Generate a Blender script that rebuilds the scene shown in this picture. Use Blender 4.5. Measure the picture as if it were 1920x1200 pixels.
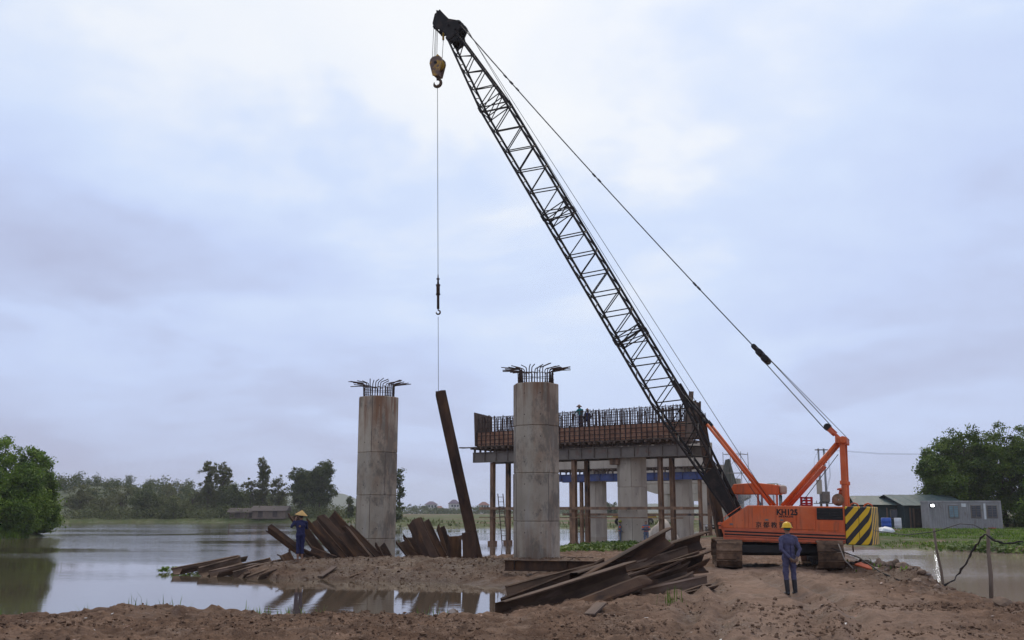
import bpy, bmesh, math, random
import numpy as np
from mathutils import Vector, Matrix, Euler
R = math.radians
random.seed(7)
rng = np.random.default_rng(11)
for o in list(bpy.data.objects):
    bpy.data.objects.remove(o)
scene = bpy.context.scene
COL = scene.collection

# ------------------------------------------------------------------ camera
CAM_Z, F_PX, PITCH = 2.0, 35 / 36 * 1920, 10.87
cam = bpy.data.cameras.new('camera')
cam.lens, cam.sensor_width, cam.clip_start, cam.clip_end = 35, 36, 0.1, 9000
cam_o = bpy.data.objects.new('camera', cam)
COL.objects.link(cam_o)
cam_o.location = (0, 0, CAM_Z)
cam_o.rotation_euler = (R(90 + PITCH), 0, 0)
scene.camera = cam_o

# ------------------------------------------------------------------ sky, sun, exposure
HAZE = 0.00022
SUN_AZ, SUN_EL = R(8), R(48)          # behind the bright patch of cloud; azimuth from +Y towards +X
world = bpy.data.worlds.new('World')
scene.world = world
world.use_nodes = True
wt = world.node_tree
wt.nodes.clear()
def wn(t, **k):
    n = wt.nodes.new(t)
    for a, b in k.items():
        setattr(n, a, b)
    return n
def wl(a, b):
    wt.links.new(a, b)
out = wn('ShaderNodeOutputWorld')
bg = wn('ShaderNodeBackground')
wl(bg.outputs[0], out.inputs[0])
sky = wn('ShaderNodeTexSky', sky_type='NISHITA', sun_disc=False)
sky.sun_elevation, sky.sun_rotation = SUN_EL, SUN_AZ
sky.air_density, sky.dust_density = 1.0, 3.0
skys = wn('ShaderNodeVectorMath', operation='SCALE')
wl(sky.outputs[0], skys.inputs[0]); skys.inputs['Scale'].default_value = 0.09
tc = wn('ShaderNodeTexCoord')
sep = wn('ShaderNodeSeparateXYZ')
nrm = wn('ShaderNodeVectorMath', operation='NORMALIZE')
wl(tc.outputs['Generated'], nrm.inputs[0]); wl(nrm.outputs[0], sep.inputs[0])
def m(op, a, b=None, c=None, clamp=False):
    n = wn('ShaderNodeMath', operation=op); n.use_clamp = clamp
    for i, v in enumerate((a, b, c)):
        if v is None: continue
        if isinstance(v, (int, float)): n.inputs[i].default_value = v
        else: wl(v, n.inputs[i])
    return n.outputs[0]
zc = m('MAXIMUM', sep.outputs[2], 0.0)
den = m('ADD', zc, 0.22)
cb = wn('ShaderNodeCombineXYZ')
wl(m('DIVIDE', sep.outputs[0], den), cb.inputs[0]); wl(m('DIVIDE', sep.outputs[1], den), cb.inputs[1])
n1 = wn('ShaderNodeTexNoise'); n1.inputs['Scale'].default_value = 1.15; n1.inputs['Detail'].default_value = 5
n1.inputs['Roughness'].default_value = 0.5; n1.inputs['Distortion'].default_value = 0.35
mp = wn('ShaderNodeMapping'); mp.inputs['Location'].default_value = (3.1, 1.7, 0.4)
wl(cb.outputs[0], mp.inputs[0]); wl(mp.outputs[0], n1.inputs['Vector'])
n2 = wn('ShaderNodeTexNoise'); n2.inputs['Scale'].default_value = 5.0; n2.inputs['Detail'].default_value = 4
wl(cb.outputs[0], n2.inputs['Vector'])
# glow of the veiled sun through the cloud deck
sd = Vector((math.sin(R(5)) * math.cos(R(27)), math.cos(R(5)) * math.cos(R(27)), math.sin(R(27))))
dot = wn('ShaderNodeVectorMath', operation='DOT_PRODUCT')
wl(nrm.outputs[0], dot.inputs[0]); dot.inputs[1].default_value = sd
glow = m('POWER', m('MAXIMUM', dot.outputs['Value'], 0.0), 14.0)
edge = wn('ShaderNodeMapRange', interpolation_type='SMOOTHSTEP'); edge.inputs[1].default_value = 0.43; edge.inputs[2].default_value = 0.56; wl(n1.outputs[0], edge.inputs[0])
cl = m('ADD', m('ADD', m('MULTIPLY_ADD', n1.outputs[0], 1.25, -0.57), m('MULTIPLY_ADD', edge.outputs[0], 0.24, -0.1)), m('MULTIPLY_ADD', n2.outputs[0], 0.5, -0.25))
lum = m('ADD', m('ADD', m('MULTIPLY', m('POWER', zc, 0.7), 0.61), 0.065), m('ADD', m('MULTIPLY', glow, 0.46), m('MULTIPLY', cl, m('MULTIPLY_ADD', zc, 1.15, 0.2))))
ramp = wn('ShaderNodeValToRGB')
cr = ramp.color_ramp
cr.elements[0].position, cr.elements[0].color = 0.0, (0.44, 0.462, 0.645, 1)
cr.elements[1].position, cr.elements[1].color = 1.0, (0.93, 0.96, 1.0, 1)
for p_, c_ in ((0.18, (0.475, 0.53, 0.745, 1)), (0.38, (0.575, 0.68, 0.95, 1)), (0.58, (0.655, 0.77, 1.0, 1)), (0.68, (0.74, 0.83, 1.0, 1)), (0.78, (0.87, 0.92, 1.0, 1))):
    e = cr.elements.new(p_); e.color = c_
wl(lum, ramp.inputs[0])
mix = wn('ShaderNodeMix', data_type='RGBA'); mix.inputs[0].default_value = 0.04
wl(ramp.outputs[0], mix.inputs[6]); wl(skys.outputs[0], mix.inputs[7])
wl(mix.outputs[2], bg.inputs[0])
bg.inputs[1].default_value = 1.0

sun = bpy.data.lights.new('sun', 'SUN')
sun.energy, sun.angle, sun.color = 1.5, R(30), (1.0, 0.85, 0.66)
sun_o = bpy.data.objects.new('sun', sun)
COL.objects.link(sun_o)
sdir = Vector((math.sin(SUN_AZ) * math.cos(SUN_EL), math.cos(SUN_AZ) * math.cos(SUN_EL), math.sin(SUN_EL)))
sun_o.rotation_euler = sdir.to_track_quat('Z', 'Y').to_euler()
vs = scene.view_settings
vs.view_transform, vs.look, vs.exposure, vs.gamma, vs.use_curve_mapping = 'Standard', 'None', 0.0, 1.0, False
scene.render.engine = 'CYCLES'
scene.cycles.max_bounces = 6
scene.cycles.volume_bounces = 1
scene.cycles.transparent_max_bounces = 8

# ------------------------------------------------------------------ helpers
_p = R(PITCH)
def at(px, py, Y):
    """point at distance Y in front of the camera seen at photo pixel px, py"""
    v = (600 - py) / F_PX
    dy = math.cos(_p) - v * math.sin(_p)
    return Vector(((px - 960) / F_PX / dy * Y, Y, CAM_Z + Y * (math.sin(_p) + v * math.cos(_p)) / dy))

def tag(o, label=None, cat=None, group=None, kind=None):
    if label: o['label'] = label
    if cat: o['category'] = cat
    if group: o['group'] = group
    if kind: o['kind'] = kind
    return o

def empty(name, loc=(0, 0, 0), rz=0, label=None, cat=None, group=None, parent=None, mat=None):
    o = bpy.data.objects.new(name, None)
    COL.objects.link(o)
    o.empty_display_size = 0.2
    o.location = loc
    o.rotation_euler = (0, 0, rz)
    if mat is not None: o.matrix_local = mat
    if parent: o.parent = parent
    return tag(o, label, cat, group)

def link(name, me, parent=None, mw=None):
    o = bpy.data.objects.new(name, me)
    COL.objects.link(o)
    if parent: o.parent = parent
    if mw is not None: o.matrix_local = mw
    return o

def mesh_np(name, V, F, mats, fm=None, smooth=False):
    """V (n,3), F (m,k) arrays"""
    me = bpy.data.meshes.new(name)
    V = np.asarray(V, np.float32); F = np.asarray(F, np.int32)
    me.vertices.add(len(V)); me.vertices.foreach_set('co', V.ravel())
    k = F.shape[1]
    me.loops.add(F.size); me.loops.foreach_set('vertex_index', F.ravel())
    me.polygons.add(len(F)); me.polygons.foreach_set('loop_start', np.arange(0, F.size, k, dtype=np.int32))
    me.polygons.foreach_set('loop_total', np.full(len(F), k, np.int32))
    for mt in (mats if isinstance(mats, (list, tuple)) else [mats]): me.materials.append(mt)
    if fm is not None: me.polygons.foreach_set('material_index', np.asarray(fm, np.int32))
    me.polygons.foreach_set('use_smooth', np.full(len(F), smooth))
    me.update(calc_edges=True); me.validate()
    return me

class MB:
    def __init__(s): s.v, s.f, s.m, s.sm = [], [], [], []
    def add(s, vs_, fs, mi=0, smooth=False):
        b = len(s.v)
        s.v += [tuple(x) for x in vs_]
        for f in fs:
            s.f.append([b + i for i in f]); s.m.append(mi); s.sm.append(smooth)
        return s
    def box(s, c, d, mi=0, rot=None):
        hx, hy, hz = d[0] / 2, d[1] / 2, d[2] / 2
        P = [Vector((x, y, z)) for z in (-hz, hz) for y in (-hy, hy) for x in (-hx, hx)]
        if rot is not None: P = [rot @ p for p in P]
        c = Vector(c)
        return s.add([p + c for p in P], [(0, 2, 3, 1), (4, 5, 7, 6), (0, 1, 5, 4), (2, 6, 7, 3), (0, 4, 6, 2), (1, 3, 7, 5)], mi)
    def box2(s, a, b, mi=0):
        return s.box([(a[i] + b[i]) / 2 for i in range(3)], [abs(b[i] - a[i]) for i in range(3)], mi)
    def tube(s, p, q, r, n=8, r2=None, mi=0, caps=True, smooth=True):
        p, q = Vector(p), Vector(q)
        r2 = r if r2 is None else r2
        d = (q - p).normalized()
        u = d.orthogonal().normalized(); w = d.cross(u)
        vs_ = []
        for c, rr in ((p, r), (q, r2)):
            for i in range(n):
                a = 2 * math.pi * i / n
                vs_.append(c + (u * math.cos(a) + w * math.sin(a)) * rr)
        s.add(vs_, [(i, (i + 1) % n, n + (i + 1) % n, n + i) for i in range(n)], mi, smooth)
        if caps:
            b = len(s.v) - 2 * n
            s.f.append([b + i for i in range(n)][::-1]); s.m.append(mi); s.sm.append(False)
            s.f.append([b + n + i for i in range(n)]); s.m.append(mi); s.sm.append(False)
        return s
    def path(s, pts, r, n=6, mi=0, smooth=True):
        """swept tube along a polyline; r is a number or one per point"""
        pts = [Vector(p) for p in pts]
        rs = r if isinstance(r, (list, tuple)) else [r] * len(pts)
        up = None; vs_ = []
        for i, p in enumerate(pts):
            d = (pts[min(i + 1, len(pts) - 1)] - pts[max(i - 1, 0)]).normalized()
            if up is None: up = d.orthogonal().normalized()
            up = (up - d * up.dot(d)).normalized()
            w = d.cross(up)
            for k in range(n):
                a = 2 * math.pi * k / n
                vs_.append(p + (up * math.cos(a) + w * math.sin(a)) * rs[i])
        fs = []
        for i in range(len(pts) - 1):
            for k in range(n):
                fs.append((i * n + k, i * n + (k + 1) % n, (i + 1) * n + (k + 1) % n, (i + 1) * n + k))
        s.add(vs_, fs, mi, smooth)
        b = len(s.v) - len(vs_)
        s.f.append([b + i for i in range(n)][::-1]); s.m.append(mi); s.sm.append(False)
        s.f.append([b + len(vs_) - n + i for i in range(n)]); s.m.append(mi); s.sm.append(False)
        return s
    def prism(s, poly, fn, t0, t1, mi=0):
        """poly: list of 2d points, fn(a,b,t) -> 3d, extruded t0..t1"""
        n = len(poly)
        vs_ = [fn(a, b, t0) for a, b in poly] + [fn(a, b, t1) for a, b in poly]
        return s.add(vs_, [tuple(range(n))[::-1], tuple(range(n, 2 * n))] + [(i, (i + 1) % n, n + (i + 1) % n, n + i) for i in range(n)], mi)
    def lathe(s, prof, n=16, c=(0, 0, 0), mi=0, axis='z', smooth=True):
        vs_ = []
        for r, h in prof:
            for i in range(n):
                a = 2 * math.pi * i / n
                x, y = r * math.cos(a), r * math.sin(a)
                if axis == 'z': v = (x, y, h)
                elif axis == 'y': v = (x, h, y)
                else: v = (h, x, y)
                vs_.append((v[0] + c[0], v[1] + c[1], v[2] + c[2]))
        k = len(prof)
        fs = [(j * n + i, j * n + (i + 1) % n, (j + 1) * n + (i + 1) % n, (j + 1) * n + i) for j in range(k - 1) for i in range(n)]
        return s.add(vs_, fs, mi, smooth)
    def mesh(s, name, mats):
        me = bpy.data.meshes.new(name)
        me.from_pydata([tuple(v) for v in s.v], [], s.f)
        for mt in (mats if isinstance(mats, (list, tuple)) else [mats]): me.materials.append(mt)
        me.polygons.foreach_set('material_index', s.m)
        me.polygons.foreach_set('use_smooth', s.sm)
        me.update()
        bm = bmesh.new(); bm.from_mesh(me); bmesh.ops.recalc_face_normals(bm, faces=bm.faces); bm.to_mesh(me); bm.free()
        return me
    def build(s, name, mats, parent=None, mw=None, bevel=0):
        o = link(name, s.mesh(name, mats), parent, mw)
        if bevel:
            b = o.modifiers.new('bevel', 'BEVEL'); b.width = bevel; b.segments = 2; b.limit_method = 'ANGLE'
        return o

def frame(p, q, up=(0, 0, 1)):
    """matrix whose z runs p->q, x is close to up"""
    p, q = Vector(p), Vector(q)
    z = (q - p).normalized(); up = Vector(up)
    x = up - z * up.dot(z)
    if x.length < 1e-4: x = z.orthogonal()
    x.normalize(); y = z.cross(x)
    M = Matrix((x, y, z)).transposed().to_4x4(); M.translation = p
    return M

_unit = {}
def bar_obj(name, p, q, r, mat_, parent=None, n=6):
    """round bar between two points, sharing one unit mesh per material"""
    k = (mat_.name, n)
    if k not in _unit:
        _unit[k] = MB().tube((0, 0, 0), (0, 0, 1), 1, n).mesh('bar', mat_)
    L = (Vector(q) - Vector(p)).length
    return link(name, _unit[k], parent, frame(p, q) @ Matrix.Diagonal((r, r, L, 1)))
def box_obj(name, p, q, w, h, mat_, parent=None, up=(0, 0, 1)):
    """square bar p->q; h along up, w across"""
    k = (mat_.name, 'box')
    if k not in _unit: _unit[k] = MB().box((0, 0, 0.5), (1, 1, 1)).mesh('block', mat_)
    L = (Vector(q) - Vector(p)).length
    return link(name, _unit[k], parent, frame(p, q, up) @ Matrix.Diagonal((h, w, L, 1)))

# ------------------------------------------------------------------ materials
def nodes(name):
    mt = bpy.data.materials.new(name); mt.use_nodes = True
    t = mt.node_tree
    return mt, t, t.nodes['Principled BSDF']
def pmat(name, c1, c2=None, rough=0.7, scale=4.0, detail=6, bump=0.0, bscale=None, metal=0.0, c3=None, s3=1.2, t3=(0.52, 0.66), stretch=None, rnd=0.0, spec=0.4, tex='Object', lo=0.35, hi=0.65):
    """base colour: two-tone noise, optionally patches of a third tone, per-object brightness variation"""
    mt, t, b = nodes(name)
    N, L = t.nodes, t.links
    b.inputs['Roughness'].default_value = rough
    b.inputs['Metallic'].default_value = metal
    b.inputs['Specular IOR Level'].default_value = spec
    c2 = c2 or tuple(x * 0.75 for x in c1)
    co = N.new('ShaderNodeTexCoord').outputs[tex]
    if tex == 'Geo':
        pass
    if stretch:
        mpn = N.new('ShaderNodeMapping'); mpn.inputs['Scale'].default_value = stretch
        L.new(co, mpn.inputs[0]); co = mpn.outputs[0]
    oi = N.new('ShaderNodeObjectInfo')
    add = N.new('ShaderNodeVectorMath'); add.operation = 'ADD'
    ml = N.new('ShaderNodeMath'); ml.operation = 'MULTIPLY'; ml.inputs[1].default_value = 37.0
    L.new(oi.outputs['Random'], ml.inputs[0]); L.new(co, add.inputs[0]); L.new(ml.outputs[0], add.inputs[1])
    co = add.outputs[0]
    def noise(sc, de=detail):
        n = N.new('ShaderNodeTexNoise'); n.inputs['Scale'].default_value = sc; n.inputs['Detail'].default_value = de
        n.inputs['Roughness'].default_value = 0.6
        L.new(co, n.inputs['Vector']); return n.outputs[0]
    def mixc(f, a, c):
        x = N.new('ShaderNodeMix'); x.data_type = 'RGBA'
        L.new(f, x.inputs[0])
        for i, v in ((6, a), (7, c)):
            if isinstance(v, tuple): x.inputs[i].default_value = (*v, 1)
            else: L.new(v, x.inputs[i])
        return x.outputs[2]
    def rmp(f, a, c):
        r = N.new('ShaderNodeMapRange'); r.inputs[1].default_value = a; r.inputs[2].default_value = c
        L.new(f, r.inputs[0]); return r.outputs[0]
    n = noise(scale)
    col = mixc(rmp(n, lo, hi), tuple(c1), tuple(c2))
    if c3: col = mixc(rmp(noise(s3, 8), *t3), col, tuple(c3))
    if rnd:
        h = N.new('ShaderNodeHueSaturation')
        r = N.new('ShaderNodeMapRange'); r.inputs[3].default_value = 1 - rnd; r.inputs[4].default_value = 1 + rnd
        L.new(oi.outputs['Random'], r.inputs[0]); L.new(r.outputs[0], h.inputs['Value']); L.new(col, h.inputs['Color']); col = h.outputs[0]
    L.new(col, b.inputs['Base Color'])
    if bump:
        bp = N.new('ShaderNodeBump'); bp.inputs['Strength'].default_value = 1.0; bp.inputs['Distance'].default_value = bump
        L.new(noise(bscale or scale * 4), bp.inputs['Height']); L.new(bp.outputs[0], b.inputs['Normal'])
    return mt

M = {}
M['rust'] = pmat('rusty_steel', (0.092, 0.048, 0.027), (0.03, 0.017, 0.012), 0.75, 2.2, bump=0.004, bscale=30, c3=(0.14, 0.066, 0.028), s3=1.6, t3=(0.52, 0.7), rnd=0.25, stretch=(1, 1, 0.35), spec=0.15)
M['rust_mud'] = pmat('muddy_rusty_steel', (0.145, 0.09, 0.056), (0.055, 0.033, 0.022), 0.8, 1.8, bump=0.004, bscale=30, c3=(0.22, 0.15, 0.11), s3=1.5, t3=(0.5, 0.66), rnd=0.2, stretch=(1, 1, 0.3), spec=0.15)
M['rebar'] = pmat('rusty_rebar', (0.07, 0.035, 0.022), (0.035, 0.02, 0.016), 0.8, 5, rnd=0.3)
M['orange'] = pmat('orange_paint', (0.64, 0.105, 0.018), (0.55, 0.085, 0.016), 0.42, 1.6, bump=0.0, c3=(0.30, 0.075, 0.035), s3=1.1, t3=(0.58, 0.78))
M['orange_d'] = pmat('faded_orange_paint', (0.58, 0.12, 0.045), (0.46, 0.085, 0.03), 0.5, 2.0, c3=(0.25, 0.08, 0.045), s3=3, t3=(0.58, 0.72))
M['black'] = pmat('black_paint', (0.022, 0.019, 0.017), (0.012, 0.011, 0.010), 0.55, 3, c3=(0.05, 0.035, 0.026), s3=2.5, spec=0.25)
M['boom'] = pmat('boom_paint', (0.020, 0.015, 0.012), (0.011, 0.009, 0.008), 0.6, 2, c3=(0.05, 0.033, 0.024), s3=1.7, spec=0.2)
M['dark'] = pmat('dark_grease', (0.012, 0.011, 0.011), (0.02, 0.016, 0.014), 0.7, 4)
M['rope'] = pmat('wire_rope', (0.03, 0.028, 0.028), (0.05, 0.045, 0.04), 0.6, 9)
M['mudsteel'] = pmat('mud_caked_steel', (0.15, 0.088, 0.052), (0.06, 0.037, 0.025), 0.9, 3.5, bump=0.02, bscale=9, c3=(0.20, 0.125, 0.078), s3=2.2, rnd=0.3, spec=0.15)
M['hookpaint'] = pmat('worn_hook_paint', (0.20, 0.115, 0.07), (0.11, 0.065, 0.045), 0.6, 3, c3=(0.45, 0.24, 0.03), s3=2.5, t3=(0.54, 0.62))
M['yellowpaint'] = pmat('yellow_paint', (0.62, 0.36, 0.012), (0.5, 0.28, 0.012), 0.5, 3, c3=(0.2, 0.12, 0.03), s3=5, t3=(0.58, 0.7))
M['concrete'] = None
M['concrete_l'] = pmat('pale_concrete', (0.50, 0.42, 0.325), (0.38, 0.31, 0.235), 0.85, 1.2, bump=0.003, bscale=16, c3=(0.28, 0.23, 0.19), s3=0.8, t3=(0.55, 0.7), stretch=(1, 1, 0.3), rnd=0.06)
M['ply'] = pmat('formwork_panel', (0.42, 0.20, 0.11), (0.28, 0.14, 0.085), 0.75, 2.5, c3=(0.40, 0.24, 0.15), s3=2, rnd=0.2)
M['timber'] = pmat('site_timber', (0.13, 0.082, 0.055), (0.075, 0.05, 0.036), 0.85, 3, rnd=0.3, stretch=(1, 1, 0.2))
M['greysteel'] = pmat('grey_girder_steel', (0.20, 0.165, 0.13), (0.15, 0.12, 0.10), 0.65, 1.5, c3=(0.16, 0.08, 0.05), s3=1.6, t3=(0.58, 0.75))
M['bluesteel'] = pmat('blue_girder_steel', (0.055, 0.075, 0.20), (0.04, 0.055, 0.14), 0.55, 1.6, c3=(0.08, 0.06, 0.06), s3=2)
M['postrust'] = pmat('rusty_post', (0.30, 0.17, 0.095), (0.15, 0.085, 0.05), 0.8, 2.5, c3=(0.05, 0.035, 0.03), s3=1.6, rnd=0.15, stretch=(1, 1, 0.4))
M['white'] = pmat('white_paint', (0.7, 0.7, 0.7), (0.6, 0.6, 0.58), 0.6, 3)
M['glass'] = pmat('dark_glass', (0.03, 0.035, 0.04), (0.04, 0.045, 0.05), 0.08, 2, spec=0.6)
M['stone'] = pmat('stone', (0.22, 0.145, 0.095), (0.13, 0.085, 0.055), 0.9, 6, rnd=0.35, c3=(0.34, 0.28, 0.24), s3=2.0, t3=(0.58, 0.66))

def concrete_mat():
    mt, t, b = nodes('weathered_concrete')
    N, L = t.nodes, t.links
    tc_ = N.new('ShaderNodeTexCoord').outputs['Object']
    def nz_(sc, de, stretch, ro=0.6):
        mp_ = N.new('ShaderNodeMapping'); mp_.inputs['Scale'].default_value = stretch; L.new(tc_, mp_.inputs[0])
        n = N.new('ShaderNodeTexNoise'); n.inputs['Scale'].default_value = sc; n.inputs['Detail'].default_value = de; n.inputs['Roughness'].default_value = ro
        L.new(mp_.outputs[0], n.inputs['Vector']); return n.outputs[0]
    def rm_(f, a, c, x=0.0, y=1.0):
        r = N.new('ShaderNodeMapRange'); r.inputs[1].default_value = a; r.inputs[2].default_value = c; r.inputs[3].default_value = x; r.inputs[4].default_value = y
        L.new(f, r.inputs[0]); return r.outputs[0]
    def mx_(f, a, c):
        x = N.new('ShaderNodeMix'); x.data_type = 'RGBA'; L.new(f, x.inputs[0])
        for i, v in ((6, a), (7, c)):
            if isinstance(v, tuple): x.inputs[i].default_value = (*v, 1)
            else: L.new(v, x.inputs[i])
        return x.outputs[2]
    c = mx_(rm_(nz_(1.3, 6, (1, 1, .5)), .35, .65), (0.47, 0.395, 0.295), (0.355, 0.295, 0.215))
    c = mx_(rm_(nz_(0.9, 7, (1, 1, .45)), .45, .57, 0, .55), c, (0.27, 0.165, 0.095))       # mud-brown cement stain
    c = mx_(rm_(nz_(0.55, 9, (1.2, 1.2, .7), .72), .49, .56, 0, .75), c, (0.155, 0.132, 0.10))  # dark mottle
    c = mx_(rm_(nz_(3.4, 5, (1, 1, .09)), .54, .70, 0, .6), c, (0.42, 0.38, 0.33))             # pale runs
    c = mx_(rm_(nz_(5.0, 5, (1, 1, .06)), .58, .74, 0, .55), c, (0.13, 0.09, 0.065))           # dark runs
    c = mx_(rm_(nz_(16, 3, (1, 1, 1)), .66, .70, 0, .7), c, (0.11, 0.09, 0.075))               # blow holes
    sz_ = N.new('ShaderNodeSeparateXYZ'); L.new(tc_, sz_.inputs[0])
    def mu_(p, q):
        x = N.new('ShaderNodeMath'); x.operation = 'MULTIPLY'; L.new(p, x.inputs[0]); L.new(q, x.inputs[1]); return x.outputs[0]
    c = mx_(mu_(rm_(sz_.outputs[2], 6.2, 8.0, 0, .9), rm_(nz_(4.0, 5, (1, 1, .07)), .46, .62)), c, (0.20, 0.095, 0.045))   # rust washed down from the bars
    c = mx_(mu_(rm_(sz_.outputs[2], 2.4, 0.9, 0, .8), rm_(nz_(1.6, 6, (1, 1, .6)), .40, .60)), c, (0.20, 0.125, 0.078))   # splashed mud at the foot
    h = N.new('ShaderNodeHueSaturation'); oi = N.new('ShaderNodeObjectInfo')
    L.new(rm_(oi.outputs['Random'], 0, 1, .84, 1.12), h.inputs['Value']); L.new(c, h.inputs['Color']); L.new(h.outputs[0], b.inputs['Base Color'])
    b.inputs['Roughness'].default_value = 0.85
    bp = N.new('ShaderNodeBump'); bp.inputs['Distance'].default_value = 0.006; L.new(nz_(20, 4, (1, 1, 1)), bp.inputs['Height']); L.new(bp.outputs[0], b.inputs['Normal'])
    return mt
M['concrete'] = concrete_mat()

def worn_paint(name, a, b_):
    """old paint: faded patches, grime runs below seams, mud thrown up along the lower edge"""
    mt, t, b = nodes(name)
    N, L = t.nodes, t.links
    tc_ = N.new('ShaderNodeTexCoord').outputs['Object']
    def nz_(sc, de, stretch, ro=0.6):
        mp_ = N.new('ShaderNodeMapping'); mp_.inputs['Scale'].default_value = stretch; L.new(tc_, mp_.inputs[0])
        n = N.new('ShaderNodeTexNoise'); n.inputs['Scale'].default_value = sc; n.inputs['Detail'].default_value = de; n.inputs['Roughness'].default_value = ro
        L.new(mp_.outputs[0], n.inputs['Vector']); return n.outputs[0]
    def rm_(f, p, q, x=0.0, y=1.0):
        r = N.new('ShaderNodeMapRange'); r.inputs[1].default_value = p; r.inputs[2].default_value = q; r.inputs[3].default_value = x; r.inputs[4].default_value = y
        L.new(f, r.inputs[0]); return r.outputs[0]
    def mx_(f, p, q):
        x = N.new('ShaderNodeMix'); x.data_type = 'RGBA'; L.new(f, x.inputs[0])
        for i, v in ((6, p), (7, q)):
            if isinstance(v, tuple): x.inputs[i].default_value = (*v, 1)
            else: L.new(v, x.inputs[i])
        return x.outputs[2]
    def mu_(p, q):
        x = N.new('ShaderNodeMath'); x.operation = 'MULTIPLY'; L.new(p, x.inputs[0]); L.new(q, x.inputs[1]); return x.outputs[0]
    c = mx_(rm_(nz_(1.4, 6, (1, 1, 1)), .38, .64), a, b_)
    c = mx_(rm_(nz_(0.9, 6, (1, 1, .6)), .52, .70, 0, .65), c, (0.60, 0.18, 0.075))
    c = mx_(rm_(nz_(6.0, 6, (1, 1, .10)), .52, .68, 0, .75), c, (0.22, 0.065, 0.025))
    c = mx_(rm_(nz_(14, 6, (1, 1, .7), .7), .64, .72, 0, .6), c, (0.10, 0.045, 0.025))
    sp_ = N.new('ShaderNodeSeparateXYZ'); L.new(tc_, sp_.inputs[0])
    c = mx_(mu_(rm_(sp_.outputs[2], 1.35, 0.95, 0, .9), rm_(nz_(5, 7, (1, 1, .6), .7), .44, .66)), c, (0.17, 0.10, 0.06))
    L.new(c, b.inputs['Base Color'])
    L.new(rm_(nz_(3, 6, (1, 1, 1)), .3, .7, .38, .7), b.inputs['Roughness'])
    bp = N.new('ShaderNodeBump'); bp.inputs['Distance'].default_value = 0.012; bp.inputs['Strength'].default_value = 0.5; L.new(nz_(2.2, 3, (1, 1, 1)), bp.inputs['Height']); L.new(bp.outputs[0], b.inputs['Normal'])
    return mt
M['orange'] = worn_paint('worn_orange_paint', (0.66, 0.115, 0.016), (0.56, 0.088, 0.014))
# ------------------------------------------------------------------ terrain
ZW = -0.36
RIVER = [(-160, 18.5), (-30, 20.3), (-14, 21.6), (-9, 22.3), (-4, 22.2), (-0.6, 22.8), (0.0, 25), (0.1, 29), (-0.3, 32.3), (-2, 34.2), (-5, 35.6), (-8, 36.1),
         (-9.9, 37.0), (-10.4, 39), (-9.4, 41.4), (-7.6, 43.2), (-4.5, 45.2), (-1.2, 48.5), (1.5, 54), (3.2, 61), (4.6, 66.5), (4.2, 69.5), (6, 71.6), (9, 71), (12, 73),
         (13.5, 82), (17, 96), (20, 112), (24, 132), (18, 135), (8, 138), (0, 146), (-12, 148), (-19, 158), (-27, 188), (-40, 212), (-60, 214), (-92, 215),
         (-98, 190), (-72, 125), (-50, 106), (-44.2, 99), (-42.6, 92), (-42.8, 84), (-40, 77), (-37, 74), (-40, 70), (-55, 60), (-90, 48), (-160, 40)]
POND = [(20.4, 62), (24.6, 64.5), (29, 58.5), (40, 56), (75, 54), (78, 20), (30, 22.0), (16, 22.6), (12.5, 24.6), (12.6, 27), (12.7, 30), (12.8, 32), (13.2, 34.5), (15.6, 44), (18.2, 54)]

def hash2(ix, iy, seed):
    h = (ix.astype(np.int64) * 374761393 + iy.astype(np.int64) * 668265263 + seed * 1442695041) & 0x7fffffff
    h = ((h ^ (h >> 13)) * 1274126177) & 0x7fffffff
    return ((h ^ (h >> 16)) & 0xffff) / 65535.0
def vnoise(x, y, seed=0):
    ix, iy = np.floor(x), np.floor(y)
    fx, fy = x - ix, y - iy
    fx, fy = fx * fx * (3 - 2 * fx), fy * fy * (3 - 2 * fy)
    a, b = hash2(ix, iy, seed), hash2(ix + 1, iy, seed)
    c, d = hash2(ix, iy + 1, seed), hash2(ix + 1, iy + 1, seed)
    return (a * (1 - fx) + b * fx) * (1 - fy) + (c * (1 - fx) + d * fx) * fy
def fbm(x, y, o=4, seed=0, g=0.5):
    s, a, t = 0, 1, 0
    for i in range(o):
        s = s + a * vnoise(x * 2 ** i + 17.3 * i, y * 2 ** i - 9.1 * i, seed + i); t += a; a *= g
    return s / t - 0.5
def sd_poly(pts, X, Y):
    d = np.full(X.shape, 1e18); ins = np.zeros(X.shape, bool)
    n = len(pts)
    for i in range(n):
        ax, ay = pts[i]; bx, by = pts[(i + 1) % n]
        ex, ey = bx - ax, by - ay
        t = np.clip(((X - ax) * ex + (Y - ay) * ey) / (ex * ex + ey * ey), 0, 1)
        d = np.minimum(d, (X - ax - t * ex) ** 2 + (Y - ay - t * ey) ** 2)
        c = ((ay > Y) != (by > Y)) & (X < (bx - ax) * (Y - ay) / (by - ay + 1e-12) + ax)
        ins ^= c
    return np.sqrt(d) * np.where(ins, 1, -1)
def sstep(a, b, x):
    t = np.clip((x - a) / (b - a), 0, 1); return t * t * (3 - 2 * t)
def gs(X, Y, cx, cy, rx, ry=None):
    ry = ry or rx
    return np.exp(-((X - cx) / rx) ** 2 - ((Y - cy) / ry) ** 2)
def land_d(X, Y):
    far = np.clip(Y / 60, 0.6, 3)
    w = np.maximum(sd_poly(RIVER, X, Y), sd_poly(POND, X, Y))
    return -w + fbm(X * 0.6 / far, Y * 0.6 / far, 3, 3) * 1.3 * far + fbm(X * 2.3, Y * 2.3, 3, 9) * 0.45
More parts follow.
